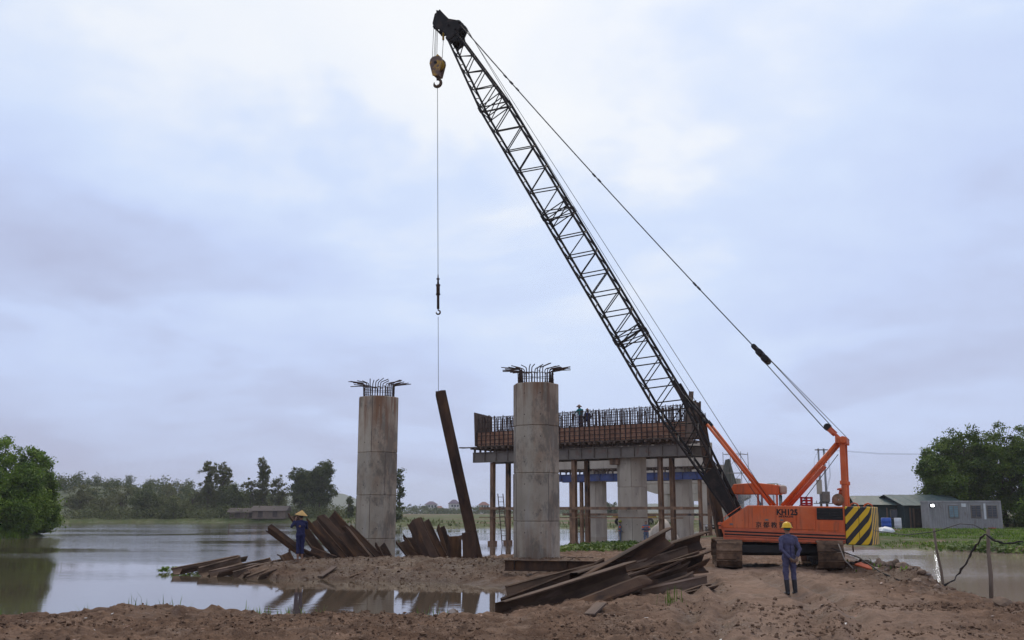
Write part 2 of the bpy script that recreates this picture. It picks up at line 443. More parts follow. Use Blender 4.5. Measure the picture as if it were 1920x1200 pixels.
def height(X, Y, fine=True):
    X = np.asarray(X, float); Y = np.asarray(Y, float)
    d = land_d(X, Y)
    H = 0.36 + 0.14 * gs(X, Y, 9, 35, 7, 6) + 0.12 * gs(X, Y, -4, 39.5, 6, 4) + 0.05 * gs(X, Y, 6, 26, 5) - 0.06 * sstep(23, 18, Y)
    H = H + 0.42 * sstep(0, 26, (Y - 60)) * sstep(16, 26, X) * sstep(220, 120, Y)
    H = H + 0.5 * sstep(120, 200, Y) + 0.35 * sstep(20, 60, -X) * sstep(60, 80, Y) * sstep(140, 100, Y)
    H = H - 0.2 * gs(X, Y, 8, 62, 7, 10)
    up = H * (1 - np.exp(-np.maximum(d, 0) / 1.1))
    dn = -np.minimum(np.maximum(-d, 0) * 0.33, 1.3)
    z = ZW + np.where(d > 0, up, dn)
    near = sstep(75, 45, Y)
    k = sstep(-0.3, 1.2, d)
    road = gs(X, Y, 6.5, 27, 3.2, 14)
    z = z + k * (fbm(X * 0.45, Y * 0.45, 3, 21) * 0.22 * (1 - 0.5 * road) + near * fbm(X * 2.2, Y * 2.2, 5, 31, 0.62) * 0.24 * (1 - 0.55 * road))
    if fine:
        z = z + k * near * np.maximum(fbm(X * 5.0, Y * 5.0, 3, 41, 0.65), -0.1) * 0.24 * (1 - 0.5 * road)
    # left-bank hummock, spit crest, rubble ridge by the pond
    z = z + 0.26 * gs(X, Y, -7.7, 21.2, 1.3, 0.8) + 0.10 * gs(X, Y, -5.2, 21.4, 1.6, 0.7)
    z = z + 0.15 * gs(X, Y, -3.5, 39.5, 4.5, 2.2) * k
    z = z + 0.42 * gs(X, Y, 11.7, 30.6, 0.75, 2.2) + 0.34 * gs(X, Y, 12.0, 34.0, 0.8, 2.4) + 0.42 * gs(X, Y, -10.9, 40.0, 1.7, 1.5) + 0.12 * gs(X, Y, -8.4, 40.3, 1.3)
    # wheel ruts on the haul road
    for off in (-1.7, -1.0, 0.75, 1.5):
        c = 4.2 + (Y - 16) * 0.19 + off + 0.25 * np.sin(Y * 0.35)
        z = z - 0.085 * np.exp(-((X - c) / 0.22) ** 2) * sstep(33, 30, Y) * k + 0.05 * np.exp(-((np.abs(X - c) - 0.36) / 0.14) ** 2) * sstep(33, 30, Y) * k
    return z
def gz(x, y):
    return float(height(np.array([float(x)]), np.array([float(y)]))[0])

def axis_pts(segs):
    r = []
    for a, b, st in segs: r += list(np.arange(a, b - 1e-6, st))
    return r
ys = axis_pts([(-20, 12, 2.0), (12, 25, 0.06), (25, 45, 0.12), (45, 80, 0.4), (80, 160, 1.0), (160, 260, 4), (260, 600, 20)]) + list(np.geomspace(600, 6000, 16))
xs_h = axis_pts([(0, 13, 0.075), (13, 16, 0.14), (16, 32, 0.4), (32, 70, 1.0), (70, 160, 4), (160, 400, 20)]) + list(np.geomspace(400, 5000, 14))
xs = [-v for v in xs_h[:0:-1]] + xs_h
GX, GY = np.meshgrid(np.array(xs), np.array(ys))
GZ = height(GX, GY)
nx, ny = len(xs), len(ys)
ii = np.arange(nx * ny).reshape(ny, nx)
FQ = np.stack([ii[:-1, :-1], ii[:-1, 1:], ii[1:, 1:], ii[1:, :-1]], -1).reshape(-1, 4)
DL = land_d(GX, GY)
nlo = fbm(GX * 0.12, GY * 0.12, 3, 55)
grass = np.clip(sstep(120, 150, GY) * 1.0 + sstep(-14, -30, GX) * sstep(40, 60, GY) + sstep(17, 24, GX) * sstep(58, 66, GY) * (0.75 + nlo * 2), 0, 1)
grass = np.maximum(grass, sstep(0.1, 0.3, fbm(GX * 0.25, GY * 0.25, 3, 77)) * sstep(48, 60, GY) * 0.8)
grass = np.clip(grass * (1 - 0.95 * sstep(0.02, 0.2, fbm(GX * 0.03, GY * 0.07, 3, 91)) * sstep(120, 140, GY)), 0, 1)
wet = sstep(1.0, 0.1, DL)
rut = sum(np.exp(-((GX - (4.2 + (GY - 16) * 0.19 + o_ + 0.25 * np.sin(GY * 0.35))) / 0.26) ** 2) for o_ in (-1.7, -1.0, 0.75, 1.5)) * sstep(33, 30, GY)
spitm = np.clip(gs(GX, GY, -4, 38, 7, 4.5) * 1.5, 0, 1) + gs(GX, GY, 12.2, 32, 2.0, 5)
wet = np.maximum(wet, np.clip(spitm * (0.85 + fbm(GX * 1.2, GY * 1.2, 3, 71) * 1.2), 0, 0.9))
wet = np.maximum(wet, np.clip(rut * (0.5 + 1.6 * fbm(GX * 0.5, GY * 0.5, 3, 83)), 0, 0.85))

mt, t, b = nodes('muddy_ground')
N, L = t.nodes, t.links
geo = N.new('ShaderNodeTexCoord').outputs['Object']
def nz(sc, de=6, ro=0.6, vec=None):
    n = N.new('ShaderNodeTexNoise'); n.inputs['Scale'].default_value = sc; n.inputs['Detail'].default_value = de; n.inputs['Roughness'].default_value = ro
    L.new(vec or geo, n.inputs['Vector']); return n.outputs[0]
def rm(f, a, c, x=0.0, y=1.0):
    r = N.new('ShaderNodeMapRange'); r.inputs[1].default_value = a; r.inputs[2].default_value = c; r.inputs[3].default_value = x; r.inputs[4].default_value = y
    L.new(f, r.inputs[0]); return r.outputs[0]
def mx(f, a, c):
    x = N.new('ShaderNodeMix'); x.data_type = 'RGBA'
    if isinstance(f, (int, float)): x.inputs[0].default_value = f
    else: L.new(f, x.inputs[0])
    for i, v in ((6, a), (7, c)):
        if isinstance(v, tuple): x.inputs[i].default_value = (*v, 1)
        else: L.new(v, x.inputs[i])
    return x.outputs[2]
def mm(op, a, c):
    x = N.new('ShaderNodeMath'); x.operation = op
    for i, v in enumerate((a, c)):
        if isinstance(v, (int, float)): x.inputs[i].default_value = v
        else: L.new(v, x.inputs[i])
    return x.outputs[0]
ag = N.new('ShaderNodeAttribute'); ag.attribute_name = 'grass'
aw = N.new('ShaderNodeAttribute'); aw.attribute_name = 'wet'
dirt = mx(rm(nz(0.55), 0.38, 0.62), (0.225, 0.138, 0.088), (0.120, 0.069, 0.043))
dirt = mx(rm(nz(3.5, 8, 0.7), 0.45, 0.7), dirt, (0.075, 0.042, 0.025))
dirt = mx(rm(nz(9, 6, 0.7), 0.58, 0.72), dirt, (0.31, 0.21, 0.145))
dirt = mx(rm(nz(26, 5, 0.7), 0.56, 0.70), dirt, (0.07, 0.04, 0.026))
ar = N.new('ShaderNodeAttribute'); ar.attribute_name = 'road'
dirt = mx(mm('MULTIPLY', ar.outputs['Fac'], rm(nz(1.6, 6), 0.36, 0.6, 0.15, 0.8)), dirt, (0.30, 0.20, 0.14))
dirt = mx(mm('MULTIPLY', aw.outputs['Fac'], 0.8), dirt, (0.07, 0.039, 0.023))
gr = mx(rm(nz(0.22, 5), 0.4, 0.62), (0.062, 0.088, 0.022), (0.095, 0.105, 0.035))
gr = mx(rm(nz(2.5, 6), 0.5, 0.7), gr, (0.085, 0.07, 0.035))
gmask = rm(mm('ADD', ag.outputs['Fac'], mm('MULTIPLY', mm('SUBTRACT', nz(0.9, 6), 0.5), 1.1)), 0.42, 0.58)
L.new(mx(gmask, dirt, gr), b.inputs['Base Color'])
b.inputs['Roughness'].default_value = 0.9; b.inputs['Specular IOR Level'].default_value = 0.12
L.new(rm(mm('ADD', mm('MULTIPLY', nz(0.8, 5), 1.0), mm('MULTIPLY', aw.outputs['Fac'], -0.25)), 0.25, 0.55, 0.45, 0.95), b.inputs['Roughness'])
bp = N.new('ShaderNodeBump'); bp.inputs['Distance'].default_value = 0.05; bp.inputs['Strength'].default_value = 0.9
L.new(mm('ADD', nz(14, 8, 0.7), mm('MULTIPLY', nz(45, 4), 0.35)), bp.inputs['Height']); L.new(bp.outputs[0], b.inputs['Normal'])
M['ground'] = mt
me = mesh_np('ground', np.stack([GX, GY, GZ], -1).reshape(-1, 3), FQ, mt, smooth=True)
road_m = np.exp(-((GX - (5.4 + (GY - 18) * 0.16)) / 2.9) ** 4) * sstep(12, 17, GY) * sstep(37, 33, GY)
for nm, arr in (('grass', grass), ('wet', wet), ('road', road_m)):
    at_ = me.attributes.new(nm, 'FLOAT', 'POINT'); at_.data.foreach_set('value', arr.ravel().astype(np.float32))
tag(link('ground', me), 'brown muddy earth with spit and grassy banks', kind='structure')

# water: one level sheet, the banks rise through it
mt, t, b = nodes('river_water')
N, L = t.nodes, t.links
b.inputs['Base Color'].default_value = (0.10, 0.075, 0.05, 1)
b.inputs['Roughness'].default_value = 0.035
b.inputs['IOR'].default_value = 1.33
b.inputs['Specular IOR Level'].default_value = 0.5
tcn = N.new('ShaderNodeTexCoord').outputs['Object']
mp_ = N.new('ShaderNodeMapping'); mp_.inputs['Scale'].default_value = (0.45, 1.3, 1); L.new(tcn, mp_.inputs[0])
nn = N.new('ShaderNodeTexNoise'); nn.inputs['Scale'].default_value = 2.2; nn.inputs['Detail'].default_value = 5; L.new(mp_.outputs[0], nn.inputs['Vector'])
nb = N.new('ShaderNodeTexNoise'); nb.inputs['Scale'].default_value = 0.055; nb.inputs['Detail'].default_value = 3; L.new(mp_.outputs[0], nb.inputs['Vector'])
rp = N.new('ShaderNodeMapRange'); rp.inputs[1].default_value = 0.42; rp.inputs[2].default_value = 0.62; rp.inputs[3].default_value = 0.08; rp.inputs[4].default_value = 1.5
L.new(nb.outputs[0], rp.inputs[0])
sy = N.new('ShaderNodeSeparateXYZ'); L.new(tcn, sy.inputs[0])
shel = N.new('ShaderNodeMapRange'); shel.inputs[1].default_value = 32; shel.inputs[2].default_value = 60; shel.inputs[3].default_value = 0.07; shel.inputs[4].default_value = 1.0   # sheltered inlet, rippled open river
L.new(sy.outputs[1], shel.inputs[0])
m0 = N.new('ShaderNodeMath'); m0.operation = 'MULTIPLY'; L.new(rp.outputs[0], m0.inputs[0]); L.new(shel.outputs[0], m0.inputs[1])
ml = N.new('ShaderNodeMath'); ml.operation = 'MULTIPLY'; L.new(nn.outputs[0], ml.inputs[0]); L.new(m0.outputs[0], ml.inputs[1])
bp = N.new('ShaderNodeBump'); bp.inputs['Distance'].default_value = 0.05; bp.inputs['Strength'].default_value = 0.8
L.new(ml.outputs[0], bp.inputs['Height']); L.new(bp.outputs[0], b.inputs['Normal'])
me = bpy.data.meshes.new('river'); me.from_pydata([(x, y, ZW) for x, y in ((-160, 16), (11, 16), (11, 72), (80, 72), (80, 216), (-160, 216), (-160, 72))], [], [(0, 1, 2, 6), (6, 2, 3, 4, 5)]); me.materials.append(mt)
pm = mt.copy(); pm.name = 'silty_pond_water'; b2 = pm.node_tree.nodes['Principled BSDF']
b2.inputs['Base Color'].default_value = (0.34, 0.255, 0.195, 1); b2.inputs['Roughness'].default_value = 0.09
for n_ in pm.node_tree.nodes:
    if n_.type == 'BUMP': n_.inputs['Distance'].default_value = 0.12
mp2 = bpy.data.meshes.new('pond'); mp2.from_pydata([(x, y, ZW) for x, y in ((11, 16), (80, 16), (80, 72), (11, 72))], [], [(0, 1, 2, 3)]); mp2.materials.append(pm)
tag(link('pond', mp2), 'pale silty pond right of the road', kind='structure')
tag(link('river', me), 'calm muddy river water reflecting the overcast sky', kind='structure')

# low wooded hill behind the far bank and a far blue ridge
def hill(name, x0, x1, y0, y1, h, seed, mat_, label):
    nx_, ny_ = 60, 14
    X, Y = np.meshgrid(np.linspace(x0, x1, nx_), np.linspace(y0, y1, ny_))
    u, v = (X - x0) / (x1 - x0), (Y - y0) / (y1 - y0)
    Z = h * np.sin(np.pi * np.clip(u, 0, 1)) ** 0.8 * np.sin(np.pi * v) ** 0.8 * (0.8 + 0.8 * fbm(u * 6, v * 3, 3, seed)) - 0.3
    i = np.arange(nx_ * ny_).reshape(ny_, nx_)
    F = np.stack([i[:-1, :-1], i[:-1, 1:], i[1:, 1:], i[1:, :-1]], -1).reshape(-1, 4)
    return tag(link(name, mesh_np(name, np.stack([X, Y, Z], -1).reshape(-1, 3), F, mat_, smooth=True)), label, kind='structure')
M['scrub'] = pmat('hill_scrub', (0.045, 0.062, 0.022), (0.075, 0.085, 0.035), 0.9, 0.15, detail=8)
hill('hill', -240, -62, 250, 420, 10.5, 5, M['scrub'], 'low wooded hill behind the far river bank')
hill('far_ridge', -640, -230, 1900, 2200, 52, 8, M['scrub'], 'far hazy ridge low on the horizon')
hill('far_ridge', 60, 520, 1900, 2200, 22, 12, M['scrub'], 'far hazy ridge seen under the bridge')

# gravel and clods strewn over the mud: nobody could count them
ICO = None
def ico():
    bm = bmesh.new(); bmesh.ops.create_icosphere(bm, subdivisions=1, radius=1)
    V = np.array([v.co for v in bm.verts]); F = np.array([[v.index for v in f.verts] for f in bm.faces]); bm.free(); return V, F
ICO = ico()
OCT = (np.array([(1, 0, 0), (0, 1, 0), (-1, 0, 0), (0, -1, 0), (0, 0, 1), (0, 0, -1)], float), np.array([(0, 1, 4), (1, 2, 4), (2, 3, 4), (3, 0, 4), (1, 0, 5), (2, 1, 5), (3, 2, 5), (0, 3, 5)]))
def stones(name, P, S, mat_, label, sink=0.25, base=None):
    V0, F0 = base or ICO
    n, k = len(P), len(V0)
    V = V0[None] * (1 + 0.32 * rng.standard_normal((n, k, 1))) * S[:, None, None] * rng.uniform(0.6, 1.3, (n, 1, 3)) * np.array([1, 1, 0.7])
    a = rng.uniform(0, 6.28, n); c, s_ = np.cos(a)[:, None], np.sin(a)[:, None]
    X = V[..., 0] * c - V[..., 1] * s_; Y = V[..., 0] * s_ + V[..., 1] * c
    V = np.stack([X, Y, V[..., 2]], -1) + P[:, None, :]
    V[..., 2] += (S * (0.7 - sink))[:, None] * 0.5
    F = (F0[None] + (np.arange(n) * k)[:, None, None]).reshape(-1, 3)
    return tag(link(name, mesh_np(name, V.reshape(-1, 3), F, mat_)), label, kind='stuff')
def scatter(n, box, dmin=0.15, keep=None):
    x0, x1, y0, y1 = box
    X, Y = rng.uniform(x0, x1, n), rng.uniform(y0, y1, n)
    k = land_d(X, Y) > dmin
    if keep is not None: k &= keep(X, Y)
    X, Y = X[k], Y[k]
    return np.stack([X, Y, height(X, Y)], -1)
M['gravel'] = pmat('gravel_clods', (0.21, 0.13, 0.082), (0.08, 0.047, 0.03), 0.95, 3.0, spec=0.1, c3=(0.36, 0.28, 0.21), s3=9.0, t3=(0.62, 0.68))
P1 = np.concatenate([scatter(52000, (-13, 12, 15.5, 23), keep=lambda X, Y: (fbm(X * 0.55, Y * 0.9, 3, 64) + 0.12 * rng.standard_normal(len(X)) > 0.02 + 0.10 * (np.abs(X - 5.3) < 2.4))), scatter(14000, (-10, 3, 34, 42), 0.02), scatter(2500, (0, 13, 22, 36), keep=lambda X, Y: fbm(X * 0.5, Y * 0.5, 2, 63) > 0.0), scatter(6000, (10.5, 14, 26, 38)), scatter(1500, (0, 16, 42, 68))])
S1 = np.clip(rng.lognormal(-4.5, 0.6, len(P1)), 0.005, 0.06)
big = S1 > 0.022
stones('gravel', P1[~big], S1[~big], M['gravel'], 'fine brown gravel strewn over the mud', base=OCT)
stones('earth_clods', P1[big], S1[big], M['gravel'], 'larger clods of earth and stones lying on the mud')

# scraps of plastic, paper and brick trodden into the mud
P2 = scatter(150, (-11, 11.5, 15.8, 22.5)); P2 = np.concatenate([P2, scatter(60, (9, 13.5, 26, 36))])
V, F = [], []
for p_ in P2:
    a = random.uniform(0, 6.28); s_ = random.uniform(0.02, 0.07); b0 = len(V)
    u_, w_ = np.array([math.cos(a), math.sin(a), random.uniform(-.3, .3)]) * s_, np.array([-math.sin(a), math.cos(a), random.uniform(-.3, .3)]) * s_ * random.uniform(.3, .8)
    q = p_ + np.array([0, 0, 0.012])
    V += [q - u_ - w_, q + u_ - w_ * .6, q + u_ * .7 + w_, q - u_ * .8 + w_]; F.append((b0, b0 + 1, b0 + 2, b0 + 3))
M['scrap'] = pmat('litter_scraps', (0.62, 0.58, 0.52), (0.25, 0.12, 0.07), 0.7, 1.1, lo=0.44, hi=0.5)
tag(link('litter', mesh_np('litter', V, F, M['scrap'])), 'small scraps of litter and brick trodden into the mud', kind='stuff')
# ------------------------------------------------------------------ bridge piers
PD = Vector((0.821, -0.570, 0)); PRZ = math.atan2(-0.570, 0.821)
def mid(i): return Vector((-2.6 + 7.1 * i, 44.5 + 24.3 * i, 0))
def octo(w, ch): 
    h = w / 2
    return [(h - ch, -h), (h, -h + ch), (h, h - ch), (h - ch, h), (-h + ch, h), (-h, h - ch), (-h, -h + ch), (-h + ch, -h)]
_colmesh = {}
def column(i, side, z1, label, lifts=4, rebar=False, mat_='concrete', group=None, z0=None):
    c = mid(i) + PD * (4.4 if i != 1 else 4.15) * side
    if (i, side) == (0, -1): c = c + Vector((-0.1, 0, 0))
    z0 = min(gz(c.x, c.y), ZW) - 0.5 if z0 is None else z0
    root = empty('concrete_column', (c.x, c.y, z0), PRZ, label, 'column', group)
    hh = (z1 - z0)
    cuts = [0, 0.9 + 1.55, 0.9 + 1.55 + 1.95, 0.9 + 1.55 + 1.95 * 2, hh] if lifts == 4 else [0, hh * 0.45, hh]
    cuts = sorted(c_ for c_ in cuts if c_ <= hh)
    for a, b_ in zip(cuts[:-1], cuts[1:]):
        w = 1.74 + random.uniform(-0.008, 0.008)
        P = octo(w, 0.46); Q = octo(w - 0.07, 0.44)
        mb = MB()
        rings = [(Q, a), (P, a + 0.03), (P, b_ - 0.03), (Q, b_)]
        vs_ = [(x, y, z) for pp, z in rings for x, y in pp]
        mb.add(vs_, [tuple(range(8))[::-1], tuple(range(24, 32))] + [(r_ * 8 + k, r_ * 8 + (k + 1) % 8, r_ * 8 + 8 + (k + 1) % 8, r_ * 8 + 8 + k) for r_ in range(3) for k in range(8)])
        mb.build('concrete_lift', M[mat_], root)
        if lifts == 4:
            for zz in (a + 0.45, b_ - 0.45):
                for q_ in (0, 6, 7):
                    x_, y_ = [(P[q_][k_] + P[(q_ + 1) % 8][k_]) / 2 for k_ in (0, 1)]
                    nv2 = Vector((x_, y_, 0)).normalized()
                    MB().tube(Vector((x_, y_, zz)) - nv2 * 0.02, Vector((x_, y_, zz)) + nv2 * 0.003, 0.028, 8).build('tie_hole', M['joint'], root)
        # thin fins of grout left along the shutter joints
        for x, y in (P[0], P[1], P[7], P[6]):
            if random.random() < 0.28:
                MB().box((x * 1.0, y * 1.0, (a + b_) / 2), (0.016, 0.016, b_ - a - 0.05)).build('shutter_joint', M['joint'], root)
    if rebar:
        n = 38
        for k in range(n):
            a = 2 * math.pi * (k + 0.5) / n
            ca, sa = math.cos(a), math.sin(a)
            s_ = 0.70 / max(abs(ca), abs(sa), (abs(ca) + abs(sa)) / 1.42)
            x, y = ca * s_, sa * s_
            h1 = 0.62 + random.uniform(-0.05, 0.08)
            # bars bend outwards, mostly along the pier axis
            dirv = Vector((math.copysign(1, ca) * (0.5 + abs(ca)) if abs(ca) > 0.12 else ca, sa * 0.75, 0)).normalized()
            lo = random.uniform(0.35, 0.75) if abs(ca) > 0.35 else random.uniform(0.1, 0.4)
            up = random.uniform(0.02, 0.2) if abs(ca) > 0.35 else random.uniform(0.05, 0.2)
            lean = Vector((random.uniform(-.03, .03), random.uniform(-.03, .03), 0))
            p0 = Vector((x, y, hh - 0.02)); p1 = Vector((x, y, hh + h1 - 0.1)) + lean
            p2 = p1 + dirv * 0.03 + Vector((0, 0, 0.07)); p3 = p1 + dirv * 0.1 + Vector((0, 0, 0.095)); p4 = p3 + dirv * lo + Vector((0, 0, up * 0.5))
            MB().path([p0, p1, p2, p3, p4], 0.021, 6).build('rebar', M['rebar'], root)
        for zz in (0.18, 0.42):
            ring = [Vector((x * 0.83, y * 0.83, hh + zz)) for x, y in octo(1.7, 0.46)]
            MB().path(ring + ring[:1], 0.012, 5).build('stirrup', M['rebar'], root)
    return root
M['joint'] = pmat('shutter_joint_stain', (0.14, 0.10, 0.075), (0.09, 0.065, 0.05), 0.9, 3)
column(0, -1, 7.28, 'concrete column left of the hanging sheet pile, crowned with bent rebar', rebar=True)
column(0, 1, 7.28, 'largest concrete column in front, stained dark, crowned with bent rebar', rebar=True)
column(1, 1, 6.1, 'pale concrete column under the rebar cage formwork beside two workers', mat_='concrete_l')
column(2, -1, 5.9, 'concrete column standing in water under the blue steel beam', mat_='concrete_l', lifts=2)
column(2, 1, 5.9, 'concrete column under the right end of the blue steel beam', mat_='concrete_l', lifts=2)
for i in (3, 4, 5):
    for s_, w_ in ((-1, 'left'), (1, 'right')):
        column(i, s_, 7.4 - 0.75 * i, '%s column of the %s pier counted from the front' % (w_, {3: 'fourth', 4: 'fifth', 5: 'sixth'}[i]), mat_='concrete_l', lifts=2, group='columns of the far piers')

def beam_i(root, y, z0, z1, x0, x1, mat_, name='steel_girder', step=1.0):
    mb = MB()
    mb.box2((x0, y - 0.012, z0 + 0.025), (x1, y + 0.012, z1 - 0.025))
    mb.box2((x0, y - 0.15, z0), (x1, y + 0.15, z0 + 0.024)); mb.box2((x0, y - 0.15, z1 - 0.024), (x1, y + 0.15, z1))
    g = mb.build(name, mat_, root)
    x = x0 + 0.03
    while x < x1:
        MB().box2((x - 0.012, y - 0.135, z0 + 0.026), (x + 0.012, y - 0.0125, z1 - 0.026)).build('stiffener', mat_, g)
        x += step
    return g
def hpost(root, x, y, z0, z1, name='post', mat_=None):
    mb = MB()
    mb.box2((x - 0.125, y - 0.17, z0), (x + 0.125, y - 0.145, z1)); mb.box2((x - 0.125, y + 0.145, z0), (x + 0.125, y + 0.17, z1)); mb.box2((x - 0.015, y - 0.1445, z0), (x + 0.015, y + 0.1445, z1))
    return mb.build(name, mat_ or M['postrust'], root)

# second pier: falsework carrying a formwork trough with a rebar cage
c = mid(1)
fw = empty('falsework', (c.x, c.y, 0), PRZ, 'rusty posts and grey steel girders carrying the open formwork trough', 'falsework')
for y in (-1.2, 1.2): beam_i(fw, y, 5.42, 6.14, -8.0, 8.75, M['greysteel'])
for x in (-6.5, 0.2, 6.6):
    for y in (-0.95, 0.95):
        hpost(fw, x + random.uniform(-.1, .1), y, -1.6, 5.41)
        MB().box2((x - 0.24, y - 0.24, -1.3), (x + 0.24, y + 0.24, -0.05)).build('post_collar', M['postrust'], fw)
for y, z in ((-1.24, 2.1), (-1.28, 1.55), (1.24, 2.1)):
    MB().box2((-7.4, y - 0.07, z), (8.3, y + 0.07, z + (0.18 if z > 2 else 0.06))).build('waler', M['postrust'], fw)
for k in range(36):
    x = -7.9 + k * 0.47 + random.uniform(-.08, .08)
    MB().box2((x - 0.06, -1.75 + random.uniform(-.2, .1), 6.34), (x + 0.06, 1.7, 6.47)).build('joist', M['timber'], fw)
    for y in (-1.2, 1.2):
        if random.random() < 0.9:
            MB().box2((x - 0.05, y - 0.07, 6.142), (x + 0.05, y + 0.07, 6.338)).build('packer', M['timber'], fw)
for k in range(9):
    x = -8.9 + k * 1.95
    MB().box((x + 1, -1.5 + random.uniform(-.12, .12), 6.50 + 0.035 * (k % 2)), (2.3, 0.5, 0.05)).build('walkway_plank', M['timber'], fw)
MB().box((-8.8, -0.6, 6.56), (1.7, 0.35, 0.05), rot=Matrix.Rotation(0.05, 3, 'Y')).build('walkway_plank', M['timber'], fw)
# bracket on the column
MB().box2((3.1, -1.1, 5.0), (3.75, -0.6, 5.4)).build('bracket', M['postrust'], fw)
# bent aerial ladder against the left post
lad = empty('ladder', (c.x, c.y, 0), PRZ, 'wooden ladder leaning on the left falsework posts', 'ladder')
for k_ in (-0.22, 0.22): bar_obj('rail', (-5.1 + k_, -1.4, -0.4), (-5.5 + k_, -1.4, 3.2), 0.035, M['timber'], lad)
for k in range(10):
    z = 0.0 + k * 0.33; xx = -5.1 - 0.4 * (z + 0.4) / 3.6
    bar_obj('rung', (xx - 0.22, -1.4, z), (xx + 0.22, -1.4, z), 0.02, M['timber'], lad)

fm = empty('pier_cap_formwork', (c.x, c.y, 0), PRZ, 'long open formwork trough of reddish panels bristling with vertical rebar', 'formwork')
n = 21
for k in range(n):
    x0 = -7.85 + 16.45 * k / n; x1 = -7.85 + 16.45 * (k + 1) / n - 0.012
    for r_, (za, zb) in enumerate(((6.62, 7.13), (7.145, 7.62))):
        MB().box2((x0, -0.98 + random.uniform(-.008, .008), za), (x1, -0.93, zb)).build('formwork_panel', M['ply'], fm)
    MB().box2((x0, 0.93, 6.62), (x1, 0.98, 7.62)).build('formwork_panel', M['ply'], fm)
for k in range(43):
    x = -7.85 + 16.45 * k / 42
    MB().box2((x - 0.025, -1.06, 6.6), (x + 0.025, -0.99, 7.68 + random.uniform(-.03, .05))).build('soldier', M['rebar'], fm)
for z in (6.72, 7.0, 7.3, 7.56):
    MB().box2((-7.95, -1.125, z), (8.7, -1.065, z + 0.045)).build('waling_pipe', M['rebar'], fm)
MB().box2((-7.85, -0.92, 6.55), (8.6, 0.92, 6.61)).build('formwork_base', M['timber'], fm)
for y in (-0.84, 0.84):
    for k in range(146):
        x = -7.7 + 16.1 * k / 145 + random.uniform(-.055, .055)
        h = 8.70 + random.uniform(-.14, .08)
        bar_obj('rebar', (x, y, 6.7), (x + random.uniform(-.08, .08), y + random.uniform(-.05, .05), h), random.choice((0.024, 0.028, 0.032)), M['rebar'], fm)
for y in (-0.865, 0.865):
    for z in (7.9, 8.3, 8.66): bar_obj('tie_bar', (-7.75, y, z), (8.45, y, z + random.uniform(-.03, .03)), 0.02, M['rebar'], fm)
for k in range(40):
    x = -7.6 + 15.9 * k / 39
    bar_obj('link_bar', (x, -0.84, 8.68), (x, 0.84, 8.68), 0.018, M['rebar'], fm)
for k in range(46):
    x = random.uniform(-7.6, 7.6); z = random.uniform(7.7, 8.4)
    bar_obj('shear_bar', (x, -0.5 + random.uniform(-.2, .6), z), (x + random.uniform(.2, .7), -0.4, z + random.uniform(-.3, .35)), 0.02, M['rebar'], fm)
for s_ in (-1, 1):
    x = 8.62 if s_ > 0 else -7.92
    mb = MB().prism([(-1.15, 6.6), (1.0, 6.6), (1.0, 8.9), (-1.15, 9.05)], lambda a, b_, t_: (x + t_ + s_ * (b_ - 6.6) * 0.04, a, b_), -0.04, 0.04)
    mb.build('end_panel', M['timber'], fm)
    for y in (-0.7, 0.1, 0.8): MB().prism([(y - .05, 6.5), (y + .05, 6.5), (y + .05, 9.0), (y - .05, 9.0)], lambda a, b_, t_: (x + s_ * 0.1 + t_ + s_ * (b_ - 6.6) * 0.04, a, b_), -0.05, 0.05).build('end_strut', M['timber'], fm)
MB().box((8.95, -1.1, 8.0), (0.28, 0.12, 2.9), rot=Matrix.Rotation(0.10, 3, 'Y')).build('end_strut', M['timber'], fm)

# third pier: finished cap on blue girders
c = mid(2)
cap = empty('concrete_crossbeam', (c.x, c.y, 0), PRZ, 'pale cast concrete crossbeam above the blue steel beam', 'crossbeam')
for k in range(11):
    x0 = -8.75 + 1.44 * k; x1 = x0 + 1.42
    MB().box2((x0, -1.0 + random.uniform(-.006, .006), 5.92), (x1, 1.0, 8.05)).build('concrete_bay', M['concrete_l'], cap)
f3 = empty('falsework', (c.x, c.y, 0), PRZ, 'rusty posts with blue steel beam under the second pier cap', 'falsework')
for y in (-1.25, 1.25): beam_i(f3, y, 4.75, 5.42, -8.9, 7.2, M['bluesteel'], step=1.4)
for x in (-6.6, 0.0, 6.6):
    for y in (-0.95, 0.95): hpost(f3, x, y, -1.6, 4.74)
for k in range(31):
    x = -8.6 + k * 0.52 + random.uniform(-.08, .08)
    MB().box2((x - 0.06, -1.6, 5.72), (x + 0.06, 1.6, 5.90)).build('joist', M['timber'], f3)
    if random.random() < 0.85: MB().box2((x - 0.05, -1.32, 5.422), (x + 0.05, -1.18, 5.718)).build('packer', M['timber'], f3)
MB().box2((-7.4, -1.3, 1.6), (8.3, -1.2, 1.8)).build('waler', M['postrust'], f3)
